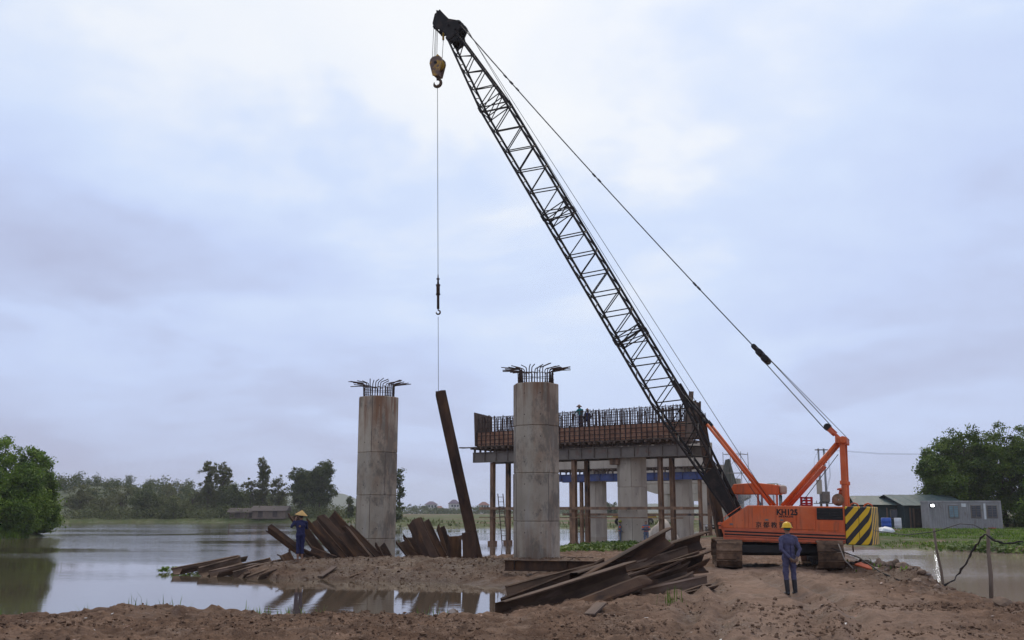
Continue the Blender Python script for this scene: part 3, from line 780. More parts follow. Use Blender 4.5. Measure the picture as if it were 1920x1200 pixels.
# farther caps, then girders and deck
for i in (3, 4, 5):
    c = mid(i); z = 7.4 - 0.75 * i
    o = MB().prism([(-8.75, z + 0.9), (-5.6, z), (5.3, z), (6.3, z + 0.5), (6.3, z + 2.0), (-8.75, z + 2.0)], lambda a, b_, t_: (a, t_, b_), -1, 1).build('concrete_crossbeam', M['concrete_l'], None)
    o.location = (c.x, c.y, 0); o.rotation_euler = (0, 0, PRZ)
    tag(o, 'hammerhead concrete crossbeam of the %s pier counted from the front' % {3: 'fourth', 4: 'fifth', 5: 'sixth'}[i], 'crossbeam', 'crossbeams of the far piers')
for i in ():
    A, B = mid(i), mid(i + 1)
    za, zb = 9.4 - 0.75 * i + 0.003, 9.4 - 0.75 * (i + 1) + 0.003
    dk = empty('bridge_deck', (A.x, A.y, 0), 0, 'grey bridge deck on concrete girders far behind the crane boom', 'bridge deck')
    for k in range(7):
        off = PD * (-7.8 + 2.6 * k)
        p, q = off + Vector((0, 0, za + 0.6)), off + (B - A) + Vector((0, 0, zb + 0.6))
        box_obj('girder', p, q, 0.5, 1.2, M['concrete_l'], dk)
    mb = MB()
    P = [PD * -8.9 + Vector((0, 0, za + 1.22)), PD * 8.9 + Vector((0, 0, za + 1.22)), PD * 8.9 + (B - A) + Vector((0, 0, zb + 1.22)), PD * -8.9 + (B - A) + Vector((0, 0, zb + 1.22))]
    mb.add(P + [p + Vector((0, 0, .25)) for p in P], [(0, 3, 2, 1), (4, 5, 6, 7), (0, 1, 5, 4), (1, 2, 6, 5), (2, 3, 7, 6), (3, 0, 4, 7)])
    mb.build('deck_slab', M['concrete_l'], dk)
# scaffold tower beyond the third pier
sc = empty('scaffold_tower', (21.6, 97, 0.2), PRZ, 'thin pipe scaffold tower rising between the boom and the crane cab', 'scaffold')
for x in (-0.9, 0.9):
    for y in (-0.9, 0.9):
        bar_obj('standard', (x, y, 0), (x, y, 7.4), 0.028, M['greysteel'], sc)
for z in (1.8, 3.6, 5.4, 7.2):
    for a, b_ in (((-.9, -.9), (.9, -.9)), ((.9, -.9), (.9, .9)), ((.9, .9), (-.9, .9)), ((-.9, .9), (-.9, -.9))):
        bar_obj('ledger', (*a, z), (*b_, z), 0.022, M['greysteel'], sc)
    bar_obj('brace', (-.9, -.9, z - 1.8), (.9, -.9, z), 0.018, M['greysteel'], sc)

# dark netting hung beside the far piers
M['net'] = pmat('safety_netting', (0.17, 0.165, 0.135), (0.11, 0.11, 0.09), 0.9, 3, stretch=(1, 1, 0.3))
mb = MB(); nu, nv = 14, 10
tl, tr_, bl_, br = at(1360, 862, 101), at(1368, 860, 101), at(1340, 945, 101), at(1392, 945, 103)
P_ = []
for layer in (0, 0.05):
    for j in range(nv + 1):
        for i in range(nu + 1):
            u_, v_ = i / nu, j / nv
            p = tl.lerp(tr_, u_).lerp(bl_.lerp(br, u_), v_ ** 1.15)
            P_.append(p + Vector((0, layer + 0.22 * math.sin(u_ * 21 + 2 * v_) * v_, 0)))
w_ = nu + 1; off_ = w_ * (nv + 1)
fs = []
for j in range(nv):
    for i in range(nu):
        a = j * w_ + i; fs.append((a, a + 1, a + w_ + 1, a + w_)); fs.append((off_ + a, off_ + a + w_, off_ + a + w_ + 1, off_ + a + 1))
mb.add(P_, fs, 0, True)
tag(mb.build('safety_net', M['net']), 'dark pointed safety netting draped between the boom foot and the crane cab', 'netting')
# ------------------------------------------------------------------ crawler crane
YAW = R(22)
CO = Vector((9.2, 36.0, 0.09))
crane = empty('crawler_crane', CO, 0, 'orange crawler crane with black lattice boom and striped counterweight on the mud', 'crane')
MU = Euler((0, R(-1.0), math.pi - YAW)).to_matrix().to_4x4()      # upper works: x to the boom, y to the camera side
MT = Euler((0, 0, R(-90 - 9))).to_matrix().to_4x4()                # crawlers: x towards the camera

# crawlers
shoe = MB()
shoe.add([(-.125, -.42, -.02), (.125, -.42, -.02), (.125, .42, -.02), (-.125, .42, -.02), (-.12, -.42, .035), (-.06, -.41, .02), (.10, -.41, .028), (.125, -.42, .008), (-.12, .42, .035), (-.06, .41, .02), (.10, .41, .028), (.125, .42, .008)], [(0, 3, 2, 1), (0, 1, 7, 6, 5, 4), (3, 8, 9, 10, 11, 2), (4, 5, 9, 8), (5, 6, 10, 9), (6, 7, 11, 10), (1, 2, 11, 7), (0, 4, 8, 3)])
shoe_me = shoe.mesh('track_shoe', M['mudsteel'])
def track(side):
    yc = 1.62 * side
    r, half = 0.43, 1.98
    mb = MB()
    mb.box2((-1.9, yc - 0.2, 0.26), (1.9, yc + 0.2, 0.72))
    for s_ in (-1, 1):
        mb.lathe([(0.02, -0.2), (0.36, -0.2), (0.36, 0.2), (0.02, 0.2)], 18, (half * s_, yc, 0.49), axis='y', smooth=False)
    for k in range(7): mb.lathe([(0.02, -0.17), (0.13, -0.17), (0.13, 0.17), (0.02, 0.17)], 10, (-1.55 + k * 0.52, yc, 0.2), axis='y', smooth=False)
    tr = mb.build('crawler_track', M['dark'], crane, MT)
    per = 4 * half + 2 * math.pi * r
    n = 41
    for k in range(n):
        d = per * k / n
        if d < 2 * half: x, z, a = -half + d, 0.49 + r, 0
        elif d < 2 * half + math.pi * r:
            t_ = (d - 2 * half) / r; x, z, a = half + r * math.sin(t_), 0.49 + r * math.cos(t_), t_
        elif d < 4 * half + math.pi * r: x, z, a = half - (d - 2 * half - math.pi * r), 0.49 - r, math.pi
        else:
            t_ = (d - 4 * half - math.pi * r) / r; x, z, a = -half - r * math.sin(t_), 0.49 - r * math.cos(t_), math.pi + t_
        Ms = Matrix.Translation((x, yc + random.uniform(-.025, .025), z + random.uniform(-.008, .008))) @ Matrix.Rotation(a + random.uniform(-.06, .06), 4, 'Y')
        link('track_shoe', shoe_me, tr, Ms)
for s_ in (-1, 1): track(s_)
mb = MB()
mb.box2((-1.0, -1.4, 0.42), (1.0, 1.4, 0.82)); mb.box2((-1.35, -1.41, 0.5), (-0.9, 1.41, 0.78)); mb.box2((0.9, -1.41, 0.5), (1.35, 1.41, 0.78))
mb.build('car_body', M['dark'], crane, MT, bevel=0.03)
MB().lathe([(0.02, 0.8), (0.72, 0.8), (0.72, 0.95), (0.02, 0.95)], 28).build('slewing_ring', M['dark'], crane)

# machinery house (camera side y = +1.5)
Z0, Z1, HW = 0.93, 2.10, 1.5
prof = [(1.42, Z0 + 0.02), (1.56, 1.36), (1.50, 1.50), (0.62, Z1), (-2.55, Z1), (-2.55, Z0 + 0.02)]
mb = MB()
for y0, y1 in ((HW - 0.75, HW), (-HW, -HW + 0.35)):
    mb.prism(prof, lambda a, b_, t_: (a, t_, b_), y0, y1)
mb.box2((-2.55, -HW + 0.351, Z0 + 0.1), (0.3, HW - 0.751, Z1 - 0.04))
mb.box2((-2.5, -HW - 0.02, Z0 - 0.06), (1.35, HW - 0.02, Z0 + 0.018))
house = mb.build('machinery_house', M['orange'], crane, MU, bevel=0.015)
# separate door skins standing proud of the frame
def skin(poly, name='access_door', m_='orange', t0=HW + 0.002, t1=HW + 0.022):
    return MB().prism(poly, lambda a, b_, t_: (a, t_, b_), t0, t1).build(name, M[m_], house, bevel=0.006)
g = 0.012
skin([(1.44, 1.33), (1.50, 1.44), (1.43, 1.50), (0.60 + g, 2.05), (0.60 + g, 1.33)])
skin([(0.60 - g, 1.33), (0.60 - g, 2.07), (-0.33 + g, 2.07), (-0.33 + g, 1.33)])
skin([(-0.33 - g, 1.33), (-0.33 - g, 2.07), (-1.0 + g, 2.07), (-1.0 + g, 1.33)])
skin([(-1.0 - g, 1.33), (-1.0 - g, 2.07), (-1.62 + g, 2.07), (-1.62 + g, 1.33)])
skin([(-1.62 - g, 1.25), (-1.62 - g, 1.62), (-2.52, 1.62), (-2.52, 1.25)])
skin([(-1.76, 1.31), (-1.76, 1.56), (-2.36, 1.56), (-2.36, 1.31)], 'hatch', 'orange', HW + 0.023, HW + 0.04)
for x, z in ((1.18, 1.45), (-0.02, 1.62), (-0.52, 1.62), (-2.02, 1.43)):
    MB().box((x, HW + 0.03, z), (0.11, 0.012, 0.06)).build('door_handle', M['greysteel'], house)
# louvre grille
gr_ = MB().box2((-1.66, HW - 0.03, 1.66), (-2.50, HW + 0.004, 2.05)).build('grille', M['dark'], house)
for k in range(7): MB().box((-2.08, HW + 0.014, 1.69 + k * 0.053), (0.84, 0.016, 0.022), rot=Matrix.Rotation(0.5, 3, 'X')).build('louvre', M['black'], gr_)
MB().box2((-2.05, HW + 0.006, 1.66), (-2.09, HW + 0.03, 2.05)).build('grille_frame', M['black'], gr_)
# skirt with black stripes
sk = MB().prism([(1.46, Z0), (1.46, 1.32), (-2.55, 1.24), (-2.55, Z0 - 0.02)], lambda a, b_, t_: (a, t_, b_), HW - 0.02, HW + 0.03).build('skirt', M['orange_d'], house, bevel=0.008)
for z in (1.185, 1.085, 1.03):
    h_ = 0.05 if z > 1.05 else 0.012
    MB().prism([(1.42, z), (1.42, z + h_), (-2.54, z + h_ - 0.06), (-2.54, z - 0.06)], lambda a, b_, t_: (a, t_, b_), HW + 0.0305, HW + 0.034).build('stripe', M['black'], sk)
# front bumper and handrail on the sloped nose
MB().box2((1.35, -1.1, 1.28), (1.62, 1.5, 1.38)).build('front_step', M['orange_d'], house)
MB().tube((1.60, 1.2, 1.46), (1.60, 1.5, 1.46), 0.055, 10).build('front_lamp', M['orange_d'], house)
MB().path([(1.46, HW - 0.08, 1.52), (1.46, HW - 0.08, 1.66), (0.86, HW - 0.08, 2.06), (0.86, HW - 0.08, 1.95)], 0.014, 6).build('handrail', M['orange'], house)
MB().path([(1.56, HW - 0.05, 1.35), (1.66, HW - 0.05, 1.5), (1.5, HW - 0.05, 1.6)], 0.014, 6).build('handrail', M['black'], house)
# lettering
def letters(txt, x, z, h, name='lettering', bold=0.0, sx=1.0, mat_='black', y=HW + 0.023):
    cu = bpy.data.curves.new('letters', 'FONT'); cu.body = txt; cu.size = h / 0.72; cu.extrude = 0.002; cu.offset = bold; cu.resolution_u = 3
    o = bpy.data.objects.new('tmp', cu); COL.objects.link(o)
    bpy.context.view_layer.update()
    me = bpy.data.meshes.new_from_object(o.evaluated_get(bpy.context.evaluated_depsgraph_get()))
    bpy.data.objects.remove(o)
    me.name = name; me.materials.clear(); me.materials.append(M[mat_])
    B = Matrix(((-1, 0, 0, x), (0, 0, 1, y), (0, 1, 0, z), (0, 0, 0, 1))) @ Matrix.Diagonal((sx, 1, 1, 1))
    return link(name, me, house, B)
letters('KH125', -0.345, 1.80, 0.19, bold=0.011, sx=0.93)
letters('HITACHI', -0.42, 1.715, 0.058, bold=0.004, sx=1.5)
for k, ch in enumerate('京都教習所'):
    for q_ in range(3): letters(ch, 0.36 - k * 0.255 + 0.006 * (q_ - 1), 1.375 + 0.004 * (q_ % 2), 0.15, y=HW + 0.023 + 0.0015 * q_)

# counterweight
M['hazard'], t, b = nodes('hazard_stripes')
N, L = t.nodes, t.links
co = N.new('ShaderNodeTexCoord').outputs['Object']
sp = N.new('ShaderNodeSeparateXYZ'); L.new(co, sp.inputs[0])
uu = mm('ADD', mm('MULTIPLY', sp.outputs[0], 1.0), mm('MULTIPLY', mm('SUBTRACT', HW, sp.outputs[1]), -1.1))
ph = mm('FRACT', mm('MULTIPLY', mm('ADD', mm('MULTIPLY', uu, 1.0), mm('MULTIPLY', sp.outputs[2], 0.86)), 2.45), 0.0)
st = mm('GREATER_THAN', mm('ADD', ph, mm('MULTIPLY', mm('SUBTRACT', nz(9, 4), 0.5), 0.05)), 0.5)
yl = mx(rm(nz(2.5, 6), 0.5, 0.75), (0.74, 0.44, 0.006), (0.6, 0.35, 0.012))
L.new(mx(mm('MULTIPLY', rm(nz(7, 8, 0.7), 0.62, 0.7), 0.6), mx(st, yl, (0.014, 0.013, 0.014)), (0.08, 0.05, 0.03)), b.inputs['Base Color'])
b.inputs['Roughness'].default_value = 0.5
plan = [(-2.56, HW + 0.03), (-3.30, HW + 0.03), (-3.38, HW - 0.06), (-3.50, HW - 0.75), (-3.54, 0.0), (-3.50, -HW + 0.75), (-3.38, -HW + 0.06), (-3.30, -HW), (-2.56, -HW)]
cw = MB().prism(plan, lambda a, b_, t_: (a, b_, t_), Z0 - 0.06, Z1 + 0.01).build('counterweight', M['hazard'], crane, MU, bevel=0.03)
MB().box2((-2.985, HW + 0.031, Z0 - 0.05), (-2.997, HW + 0.036, Z1)).build('seam', M['dark'], cw)
for x, y in ((-2.85, 1.2), (-3.25, 0.5), (-3.2, -0.8)):
    MB().path([(x + 0.14, y, Z1), (x + 0.1, y, Z1 + 0.09), (x, y, Z1 + 0.13), (x - 0.1, y, Z1 + 0.09), (x - 0.14, y, Z1)], 0.025, 6).build('lifting_lug', M['orange_d'], cw)

# cab on the far side
cab = MB().box2((1.5, -1.5, 1.35), (-0.15, -0.5, 1.95)).build('cab', M['orange'], crane, MU)
rf = MB().prism([(1.62, 2.50), (1.42, 2.86), (0.6, 2.92), (-0.2, 2.84), (-0.2, 2.5)], lambda a, b_, t_: (a, t_, b_), -1.52, -0.48).build('cab_roof', M['orange'], cab, bevel=0.03)
for x in (1.47, 0.55, -0.12):
    for y in (-0.52, -1.47): MB().box((x, y, 2.22), (0.07, 0.05, 0.56)).build('window_post', M['orange_d'], cab)
M['cabglass'], t, b = nodes('cab_glass')
b.inputs['Base Color'].default_value = (0.75, 0.8, 0.8, 1); b.inputs['Roughness'].default_value = 0.04
b.inputs['Transmission Weight'].default_value = 0.85; b.inputs['IOR'].default_value = 1.1
MB().box2((0.58, -0.515, 1.96), (1.43, -0.505, 2.49)).build('window_pane', M['cabglass'], cab)
MB().box2((0.51, -0.515, 1.96), (-0.08, -0.505, 2.49)).build('window_pane', M['cabglass'], cab)
MB().box2((-0.19, -1.45, 1.96), (-0.18, -0.55, 2.49)).build('rear_panel', M['glass'], cab)
MB().box2((-0.2, -1.1, 2.52), (-0.42, -0.6, 2.84)).build('rolled_canvas', M['concrete_l'], cab, bevel=0.08)
# stowed crate and engine bits on the roof
crt = MB().box2((-0.9, -1.1, 2.1), (-1.3, -0.7, 2.16)).build('tool_crate', M['crate'] if 'crate' in M else M['orange_d'], crane, MU)
M['crate'] = pmat('red_crate', (0.45, 0.015, 0.02), (0.3, 0.012, 0.018), 0.5, 4)
crt.data.materials[0] = M['crate']
for a_, b_ in (((-0.9, -0.7), (-1.3, -0.7)), ((-0.9, -1.1), (-1.3, -1.1))):
    for z in (2.2, 2.3, 2.4): MB().box2((a_[0], a_[1] - 0.01, z - 0.03), (b_[0], b_[1] + 0.01, z + 0.03)).build('crate_slat', M['crate'], crt)
    for x in (-0.92, -1.1, -1.28): MB().box2((x - 0.02, a_[1] - 0.02, 2.16), (x + 0.02, a_[1] + 0.02, 2.44)).build('crate_post', M['crate'], crt)
ex = MB().lathe([(0.02, -0.16), (0.17, -0.16), (0.21, -0.1), (0.21, 0.1), (0.17, 0.16), (0.02, 0.16)], 16, (-2.3, 0.5, 2.33), axis='y').build('winch_motor', M['mudsteel'], crane, MU)
MB().tube((-2.36, 0.5, 2.5), (-2.40, 0.5, 2.66), 0.06, 10).build('exhaust_neck', M['orange_d'], ex)
MB().lathe([(0.02, 2.66), (0.14, 2.66), (0.12, 2.72), (0.02, 2.74)], 14, (-2.4, 0.5, 0)).build('exhaust_cap', M['orange_d'], ex)

# A-frame
gan = empty('a_frame', parent=crane, mat=MU)
AX, AZ = -2.45, 4.35
for y in (-0.55, 0.55):
    mb = MB(); mb.box2((-2.60, y - 0.07, 2.1), (-2.42, y + 0.07, AZ)); mb.box2((-2.64, y - 0.1, 2.85), (-2.38, y + 0.1, 2.98))
    mb.build('rear_leg', M['orange'], gan, bevel=0.012)
    fl = MB().tube((-0.42, y, 2.1), (AX + 0.03, y * 0.85, AZ + 0.02), 0.066, 12).build('front_leg', M['orange'], gan)
    d_ = (Vector((AX, y, AZ)) - Vector((-0.42, y, 2.1)))
    MB().tube(Vector((-0.60, y * 0.7, 2.1)), Vector((-0.60, y * 0.7, 2.1)) + d_ * 0.62, 0.045, 10).build('strut', M['orange_d'], gan)
mb = MB(); mb.box2((AX - 0.22, -0.72, AZ - 0.1), (AX + 0.16, 0.72, AZ + 0.12)); mb.tube((AX - 0.1, -0.8, AZ + 0.02), (AX - 0.1, 0.8, AZ + 0.02), 0.12, 12)
mb.build('head_beam', M['orange'], gan, bevel=0.015)
hdir = Vector((0.70, 0, 0.72)).normalized()
Ap = Vector((AX, 0, AZ + 0.05))
mb = MB()
for y in (-0.4, -0.13, 0.13, 0.4):
    p = Ap + Vector((0, y, 0)); mb.tube(p, p + hdir * 0.5, 0.06, 8)
mb.box(Ap + hdir * 0.42, (0.2, 0.9, 0.2), rot=Matrix.Rotation(-0.8, 3, 'Y'))
mb.build('sheave_block', M['orange_d'], gan)
MB().lathe([(0.02, -0.35), (0.12, -0.35), (0.12, 0.35), (0.02, 0.35)], 14, tuple(Ap + hdir * 0.62), axis='y', smooth=False).build('sheave', M['dark'], gan)

# lattice boom
FOOT = Vector((1.02, 0, 1.35)); BL = 24.0
def boom_angle():
    return R(61.0 - 1.0)
TH = boom_angle()
ex_, ez_ = Vector((math.cos(TH), 0, math.sin(TH))), Vector((-math.sin(TH), 0, math.cos(TH)))
MBOOM = MU @ Matrix(((ex_.x, 0, ez_.x, FOOT.x), (0, 1, 0, 0), (ex_.z, 0, ez_.z, FOOT.z), (0, 0, 0, 1)))
def hd(s):
    if s < 5.3: return 0.10 + 0.45 * s / 5.3
    if s > 20.0: return 0.55 - 0.33 * (s - 20.0) / 4.0
    return 0.55
def hw(s):
    if s > 20.0: return 0.5 - 0.12 * (s - 20.0) / 4.0
    return 0.5
def corner(s, y, n): return Vector((s, y * hw(s), n * hd(s)))
def section(s0, s1, step, name='boom_section'):
    sec = empty(name, parent=crane, mat=MBOOM)
    for y in (-1, 1):
        for n in (-1, 1):
            for s_ in (s0 + 0.05, s1 - 0.05):
                MB().box(corner(s_, y, n), (0.16, 0.12, 0.12)).build('pin_lug', M['boom'], sec)
    for y in (-1, 1):
        for n in (-1, 1):
            pts = [s0] + [x for x in (5.3, 20.0) if s0 < x < s1] + [s1]
            for a, b_ in zip(pts[:-1], pts[1:]): bar_obj('chord', corner(a, y, n), corner(b_, y, n), 0.048, M['boom'], sec, 8)
    k = max(2, round((s1 - s0 - 0.3) / step)); st_ = (s1 - s0 - 0.3) / k
    for y in (-1, 1):
        for j in range(k):
            a = s0 + 0.15 + st_ * j
            bar_obj('brace', corner(a, y, -y), corner(a + st_ * 0.5, y, y), 0.024, M['boom'], sec)
            bar_obj('brace', corner(a + st_ * 0.5, y, y), corner(a + st_, y, -y), 0.024, M['boom'], sec)
    for n in (-1, 1):
        for j in range(k):
            a = s0 + 0.15 + st_ * j
            q = 0.5 if n > 0 else 0.0
            bar_obj('brace', corner(a, -1, n), corner(a + st_ * 0.5, 1, n), 0.022, M['boom'], sec)
            bar_obj('brace', corner(a + st_ * 0.5, 1, n), corner(a + st_, -1, n), 0.022, M['boom'], sec)
    for s_ in (s0 + 0.12, s1 - 0.12):
        for (y0, n0, y1, n1) in ((-1, -1, -1, 1), (1, -1, 1, 1), (-1, 1, 1, 1), (-1, -1, 1, -1), (-1, -1, 1, 1), (-1, 1, 1, -1)):
            if s_ < 1: continue
            bar_obj('frame_bar', corner(s_, y0, n0), corner(s_, y1, n1), 0.024, M['boom'], sec)
    return sec
s_low = section(0.0, 8.2, 1.02)
for a, b_ in ((8.2, 14.2), (14.2, 20.0), (20.0, BL)): section(a, b_, 1.03)
for y in (-1, 1):
    mb = MB().prism([(0.0, -0.16), (0.0, 0.16), (2.3, hd(2.3) + 0.05), (2.15, -hd(2.15) - 0.05)], lambda a, b_, t_: (a, t_, b_), y * 0.5 - 0.03, y * 0.5 + 0.03)
    mb.build('foot_plate', M['boom'], s_low)
for y in (-1, 1): MB().box((5.15, y * 0.5, 0.58), (1.15, 0.14, 0.16)).build('backstop_seat', M['boom'], s_low)
# boom head
hp = [(1.45, .13), (1.42, -.17), (1.1, -.46), (.8, -.53), (.58, -.27), (.3, -.25), (-.35, -.24), (-.35, .24), (-.05, .33), (.17, .63), (.36, .62), (.80, .24)]
mb = MB()
for y in (-0.34, 0.34): mb.prism(hp, lambda a, b_, t_: (BL + a, t_, b_), y - 0.025, y + 0.025)
head = mb.build('boom_head', M['boom'], crane, MBOOM)
for s_, n_, r_ in ((1.05, -0.1, 0.30), (0.28, 0.44, 0.22)):
    for y in (-0.28, -0.14, 0.14, 0.28):
        MB().lathe([(0.03, -0.05), (r_, -0.05), (r_ - 0.05, 0), (r_, 0.05), (0.03, 0.05)], 20, (BL + s_, y, n_), axis='y').build('sheave', M['dark'], head)
for s_, n_ in ((1.4, 0.0), (0.85, -0.48), (0.1, 0.28), (0.5, 0.1), (0.27, 0.58)):
    MB().tube((BL + s_, -0.46, n_), (BL + s_, 0.46, n_), 0.045, 8).build('head_pin', M['boom'], head)
MB().box((BL - 0.1, 0, 0.0), (0.3, 0.62, 0.3)).build('head_box', M['boom'], head)

def boom_pt(s, y, n): return MBOOM @ Vector((s, y, n))
TIP = boom_pt(BL + 0.2, 0, 0.55)
# boom backstops
iMU = MU.inverted()
for y in (-0.5, 0.5):
    b0 = Vector((-0.05, y, 2.1)); b1 = iMU @ boom_pt(5.05, y, 0.66)
    mB = b0.lerp(b1, 0.76)
    bs = MB().tube(b0, mB, 0.055, 12).build('backstop_tube', M['orange'], crane, MU)
    MB().tube(mB, b1, 0.034, 10).build('backstop_rod', M['black'], bs)
    MB().tube(b0.lerp(b1, 0.73), b0.lerp(b1, 0.78), 0.07, 12).build('backstop_collar', M['black'], bs)
# pendants and boom hoist ropes
apex = MU @ (Ap + hdir * 0.62)
brid = apex.lerp(TIP, 0.154)
pend = empty('pendant', parent=crane)
def droop(a, b_, sag, n=14):
    return [a.lerp(b_, i / n) - Vector((0, 0, sag * 4 * (i / n) * (1 - i / n))) for i in range(n + 1)]
yv = (MU.to_3x3() @ Vector((0, 1, 0)))
for y in (-0.36, 0.36):
    a, b_ = brid + yv * y, TIP + yv * y
    MB().path(droop(a, b_, 0.16, 18), 0.017, 6).build('pendant_rope', M['rope'], pend)
    for f_ in (0.185, 0.505, 0.80, 0.822):
        c_ = a.lerp(b_, f_) - Vector((0, 0, 0.16 * 4 * f_ * (1 - f_)))
        d_ = (b_ - a).normalized()
        MB().tube(c_ - d_ * 0.09, c_ + d_ * 0.09, 0.04, 8).build('rope_socket', M['rope'], pend)
d_ = (TIP - apex).normalized()
mb = MB()
for y in (-0.42, -0.14, 0.14, 0.42):
    mb.tube(brid + yv * y - d_ * 0.42, brid + yv * y + d_ * 0.35, 0.05, 8)
mb.tube(brid - d_ * 0.3 - yv * 0.5, brid - d_ * 0.3 + yv * 0.5, 0.13, 12); mb.tube(brid - yv * 0.5, brid + yv * 0.5, 0.12, 12); mb.tube(brid + d_ * 0.28 - yv * 0.46, brid + d_ * 0.28 + yv * 0.46, 0.09, 10)
mb.build('bridle', M['black'], pend)
up_ = d_.cross(yv).normalized()
for k, y in enumerate((-0.35, -0.21, -0.07, 0.07, 0.21, 0.35)):
    for w_ in (-1, 1):
        MB().tube(apex + yv * y + up_ * 0.12 * w_, brid - d_ * 0.35 + yv * y * 0.9 + up_ * 0.10 * w_, 0.012, 5).build('hoist_rope', M['rope'], pend)
MB().tube(apex - d_ * 0.8 + up_ * 0.25, brid - d_ * 0.35 + up_ * 0.11, 0.011, 5).build('hoist_rope', M['rope'], pend)
MB().tube(MU @ Vector((AX + 0.12, 0.1, AZ - 0.45)), MU @ Vector((-0.95, 0.1, 2.1)), 0.013, 5).build('hoist_rope', M['rope'], pend)
# hoist lines along the boom
for y, x_, zz in ((-0.14, 0.35, 2.1), (0.14, -0.05, 2.1)):
    MB().path(droop(MU @ Vector((x_, y, zz)), boom_pt(BL + 0.30, y, 0.66), 0.0 if y > 0 else 0.22, 16), 0.011, 5).build('hoist_line', M['rope'], pend)
bpy.context.view_layer.update()

# hook block hanging from the boom head
CW = crane.matrix_world
drop = CW @ boom_pt(BL + 0.98, 0, -0.40)
ZB = 21.25
hb = empty('hook_block', (drop.x, drop.y, ZB), R(158), 'worn brown and yellow hook block hanging below the boom tip', 'hook block')
chk = [(-0.30, 0.12), (-0.27, 0.30), (-0.16, 0.42), (0.16, 0.42), (0.27, 0.30), (0.30, 0.12), (0.14, -0.48), (-0.14, -0.48)]
for y in (-0.2, 0.2): MB().prism(chk, lambda a, b_, t_: (a, t_, b_), y - 0.03, y + 0.03).build('cheek_plate', M['hookpaint'], hb, bevel=0.01)
for y in (-0.09, 0.09): MB().lathe([(0.03, -0.06), (0.27, -0.06), (0.22, 0), (0.27, 0.06), (0.03, 0.06)], 20, (0, y, 0.12), axis='y').build('sheave', M['yellowpaint'], hb)
MB().box((0, 0, -0.36), (0.24, 0.33, 0.2)).build('crosshead', M['hookpaint'], hb)
MB().prism([(-0.2, 0.40), (0.2, 0.40), (0.0, 0.60)], lambda a, b_, t_: (a, t_, b_), -0.05, 0.05).build('becket', M['yellowpaint'], hb)
MB().lathe([(0.02, -0.26), (0.07, -0.26), (0.07, 0.26), (0.02, 0.26)], 10, (0, 0, 0.12), axis='y').build('sheave_pin', M['dark'], hb)
def hook(name, parent, z, r_, th):
    pts = [(0, 0, z), (0, 0, z - r_ * 0.7)]
    for k in range(13):
        a = R(100 - k * 25)
        pts.append((-r_ * math.cos(a), 0, z - r_ * 1.75 + r_ * math.sin(a)))
    rs = [th * 0.6, th * 0.6] + [th * (0.75 + 0.45 * math.sin(math.pi * k / 12)) for k in range(11)] + [th * 0.55, th * 0.3]
    return MB().path(pts, rs, 8).build(name, M['mudsteel'], parent)
hook('hook', hb, -0.46, 0.17, 0.062)
for x, y in ((0.24, -0.09), (0.24, 0.09), (0.06, 0.0), (0.06, 0.12)):
    MB().tube((x, y, 0.14), (x * 0.85 - 0.02, y, drop.z - ZB), 0.011, 5).build('fall_rope', M['rope'], hb)
MB().path([(-0.2, 0, 0.2), (-0.25, 0, drop.z - ZB - 0.75), (-0.25, 0, drop.z - ZB - 0.0)], [0.012, 0.012, 0.05], 6).build('dead_end_rope', M['rope'], hb)
MB().tube((-0.25, 0, drop.z - ZB - 0.62), (-0.25, 0, drop.z - ZB - 0.28), 0.05, 8).build('rope_wedge', M['yellowpaint'], hb)

# sling with swivel and small hook
HX, HY = drop.x, drop.y
def plumb(): 
    B_ = at(822, 736, HY); T_ = Vector((HX, HY, ZB - 0.82)); d_ = (T_ - B_)
    Mx = frame(B_, T_, (-1, 0, 0)); Mx.translation = B_ + d_ * ((10.2 - B_.z) / d_.z); return Mx, B_
MSL, PTOP = plumb()
sl = empty('lifting_sling', (0, 0, 0), 0, 'thin lifting rope with rusty swivel and small hook above the hanging pile', 'lifting sling', mat=MSL)
MB().tube((0, 0, 1.6), (0, 0, ZB - 0.82 - 10.2), 0.013, 6).build('sling_rope', M['rope'], sl)
mb = MB(); mb.tube((0, 0, 0.15), (0, 0, 0.75), 0.055, 10); mb.tube((0, 0, 0.75), (0, 0, 1.2), 0.075, 10); mb.tube((0, 0, 1.2), (0, 0, 1.65), 0.05, 10, 0.02)
mb.box((0, 0, 0.78), (0.18, 0.1, 0.06)); mb.box((0, 0, 1.18), (0.18, 0.1, 0.06)); mb.box((0, 0, 1.45), (0.13, 0.08, 0.05))
mb.build('swivel', M['rust'], sl)
hook('small_hook', sl, 0.16, 0.085, 0.03)
